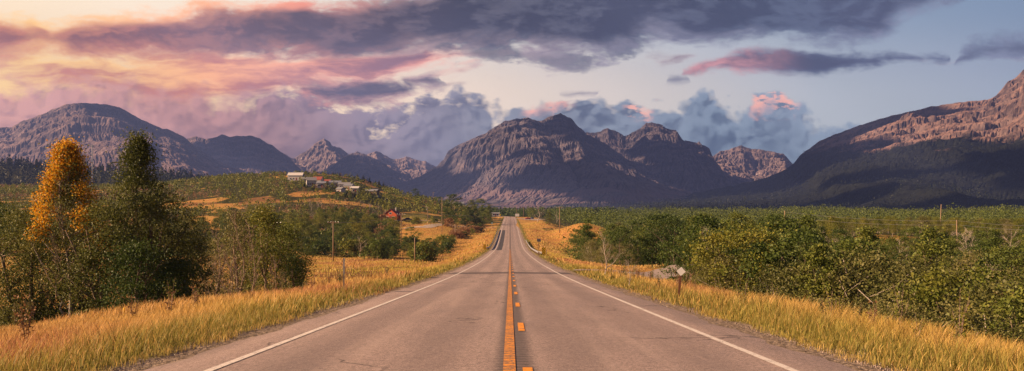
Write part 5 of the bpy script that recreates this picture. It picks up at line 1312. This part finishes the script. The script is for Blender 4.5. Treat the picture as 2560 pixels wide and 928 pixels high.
x, d = (1895 - 1280) / F * 118, 118; house(x, d, 2.4, 4, CZ + (HZ - 608) / F * d - gz(x, d), .5, M_signback, M_grey, 'grey shed half hidden behind leafless trees in the right wood', 'shed', 0, 1, False, 'x', 'shed')

def car(x, y, rz, paint, label):
    t = empty('parked_car', (x, y, gz(x, y) + .05), rz); mb = MB()
    prof = [(-2.2, .35), (-2.25, .75), (-1.9, .88), (-1.45, .95), (-.85, 1.42), (.75, 1.45), (1.35, .98), (2.1, .85), (2.25, .6), (2.2, .35)]
    n = len(prof); vs_ = [(a, -.85 * (1 if b < 1.2 else .82), b) for a, b in prof] + [(a, .85 * (1 if b < 1.2 else .82), b) for a, b in prof]
    mb.add(vs_, [tuple(range(n - 1, -1, -1)), tuple(range(n, 2 * n))] + [(i, (i + 1) % n, n + (i + 1) % n, n + i) for i in range(n)]); mb.build('body', paint, t, bevel=.05)
    for sg in (-1, 1):
        mb = MB(); yy = sg * .83; mb.add([(-1.2, yy, 1.0), (1.1, yy, 1.0), (.7, sg * .73, 1.38), (-.8, sg * .73, 1.38)], [(0, 1, 2, 3) if sg < 0 else (3, 2, 1, 0)]); mb.build('window', M_glass, t, (0, sg * .03, 0))
        for q in (-1.35, 1.35):
            mb = MB(); mb.tube([(q, sg * .68, .34), (q, sg * .90, .34)], .34, 14); w = mb.build('wheel', M_tyre, t); mb = MB(); mb.tube([(q, sg * .89, .34), (q, sg * .92, .34)], .19, 10); mb.build('rim', M_steel, w)
    for q in (-.6, .6):
        MBx(t, 'headlight', M_signwhite, 2.2, 2.27, q - .15, q + .15, .6, .74); MBx(t, 'tail_light', M_red, -2.27, -2.2, q - .15, q + .15, .62, .76)
    tag(t, label, 'car')
car((1320 - 1280) / F * 770, 770, R_(8), M_carred, 'red car parked on the gravel right of the far road')
car((1330 - 1280) / F * 790, 792, R_(-70), M_carblue, 'dark car parked behind the red one right of the far road')
x, d, z = hit(1019, 552); car(x, d, R_(5), M_carblue, 'dark blue car parked right of the red house')

# ------------------------------------------------------------------ unseen clouds above the frame, placed and sized to shade the mountains
def shade_cloud(name, cx, cy, rx, ry, seed, thr=.45, z=2450):
    n = 110; u = np.linspace(-1.25, 1.25, n); U, Vv = np.meshgrid(u, u); x = cx + U * rx; y = cy + Vv * ry
    m = (fbm(x / 900, y / 700, seed, 6, .55) - .5) * 1.5 + .85 - np.sqrt(U ** 2 + Vv ** 2); m = np.clip(m - (thr - .45), -1, 1)
    th = np.clip(m, 0, 1) ** .5; top = z + 420 * th * (.5 + fbm(x / 260, y / 260, seed + 9, 5)); bot = z - 60 * th * (.5 + fbm(x / 300, y / 300, seed + 4, 4))
    id_ = np.arange(n * n).reshape(n, n); q = np.stack([id_[:-1, :-1], id_[:-1, 1:], id_[1:, 1:], id_[1:, :-1]], -1).reshape(-1, 4)
    keep = (m.ravel()[q] > 0).any(1); q = q[keep]
    Vt = np.concatenate([np.stack([x, y, top], -1).reshape(-1, 3), np.stack([x, y, bot], -1).reshape(-1, 3)]); Q = np.concatenate([q, q[:, ::-1] + n * n])
    used = np.unique(Q); mp_ = -np.ones(len(Vt), int); mp_[used] = np.arange(len(used))
    tag(link(name, mesh_np(name, Vt[used], mp_[Q], [M_cloud], True)), kind='structure')
M_cloud = simple('cloud_vapour', (.8, .8, .8), 1, 0, 0)
def shadow_at(x, y, z=100, zc=2450):
    k = (zc - z) / math.tan(el); return x + math.sin(az) * k, y + math.cos(az) * k
for i, (x, y, rx, ry, zz_) in enumerate([(2300, 2150, 2100, 1520, 60), (1400, 7000, 1550, 1500, 560), (1050, 5000, 1350, 1000, 0), (-2000, 6300, 850, 1200, 480), (-1800, 7900, 520, 800, 350), (1500, 5600, 760, 520, 330)]):
    c_ = shadow_at(x, y, zz_); shade_cloud('shade_cloud', c_[0], c_[1], rx, ry, 500 + i)

# ------------------------------------------------------------------ haze: the air of the valley
mh = bpy.data.materials.new('valley_air'); mh.use_nodes = True; t = NT(mh.node_tree); t.n.clear(); oh = t.node('ShaderNodeOutputMaterial')
pv = t.node('ShaderNodeVolumePrincipled'); pv.inputs['Color'].default_value = (.24, .36, .92, 1); pv.inputs['Density'].default_value = 6.2e-5; pv.inputs['Anisotropy'].default_value = .1
t.l.new(pv.outputs[0], oh.inputs['Volume'])
mb = MB(); mb.box(-14500, 14500, -400, 11800, -45, 1500); hz = mb.build('haze', mh); tag(hz, kind='stuff'); hz['label'] = 'thin blue haze filling the valley'
mh.cycles.homogeneous_volume = True if hasattr(mh.cycles, 'homogeneous_volume') else False
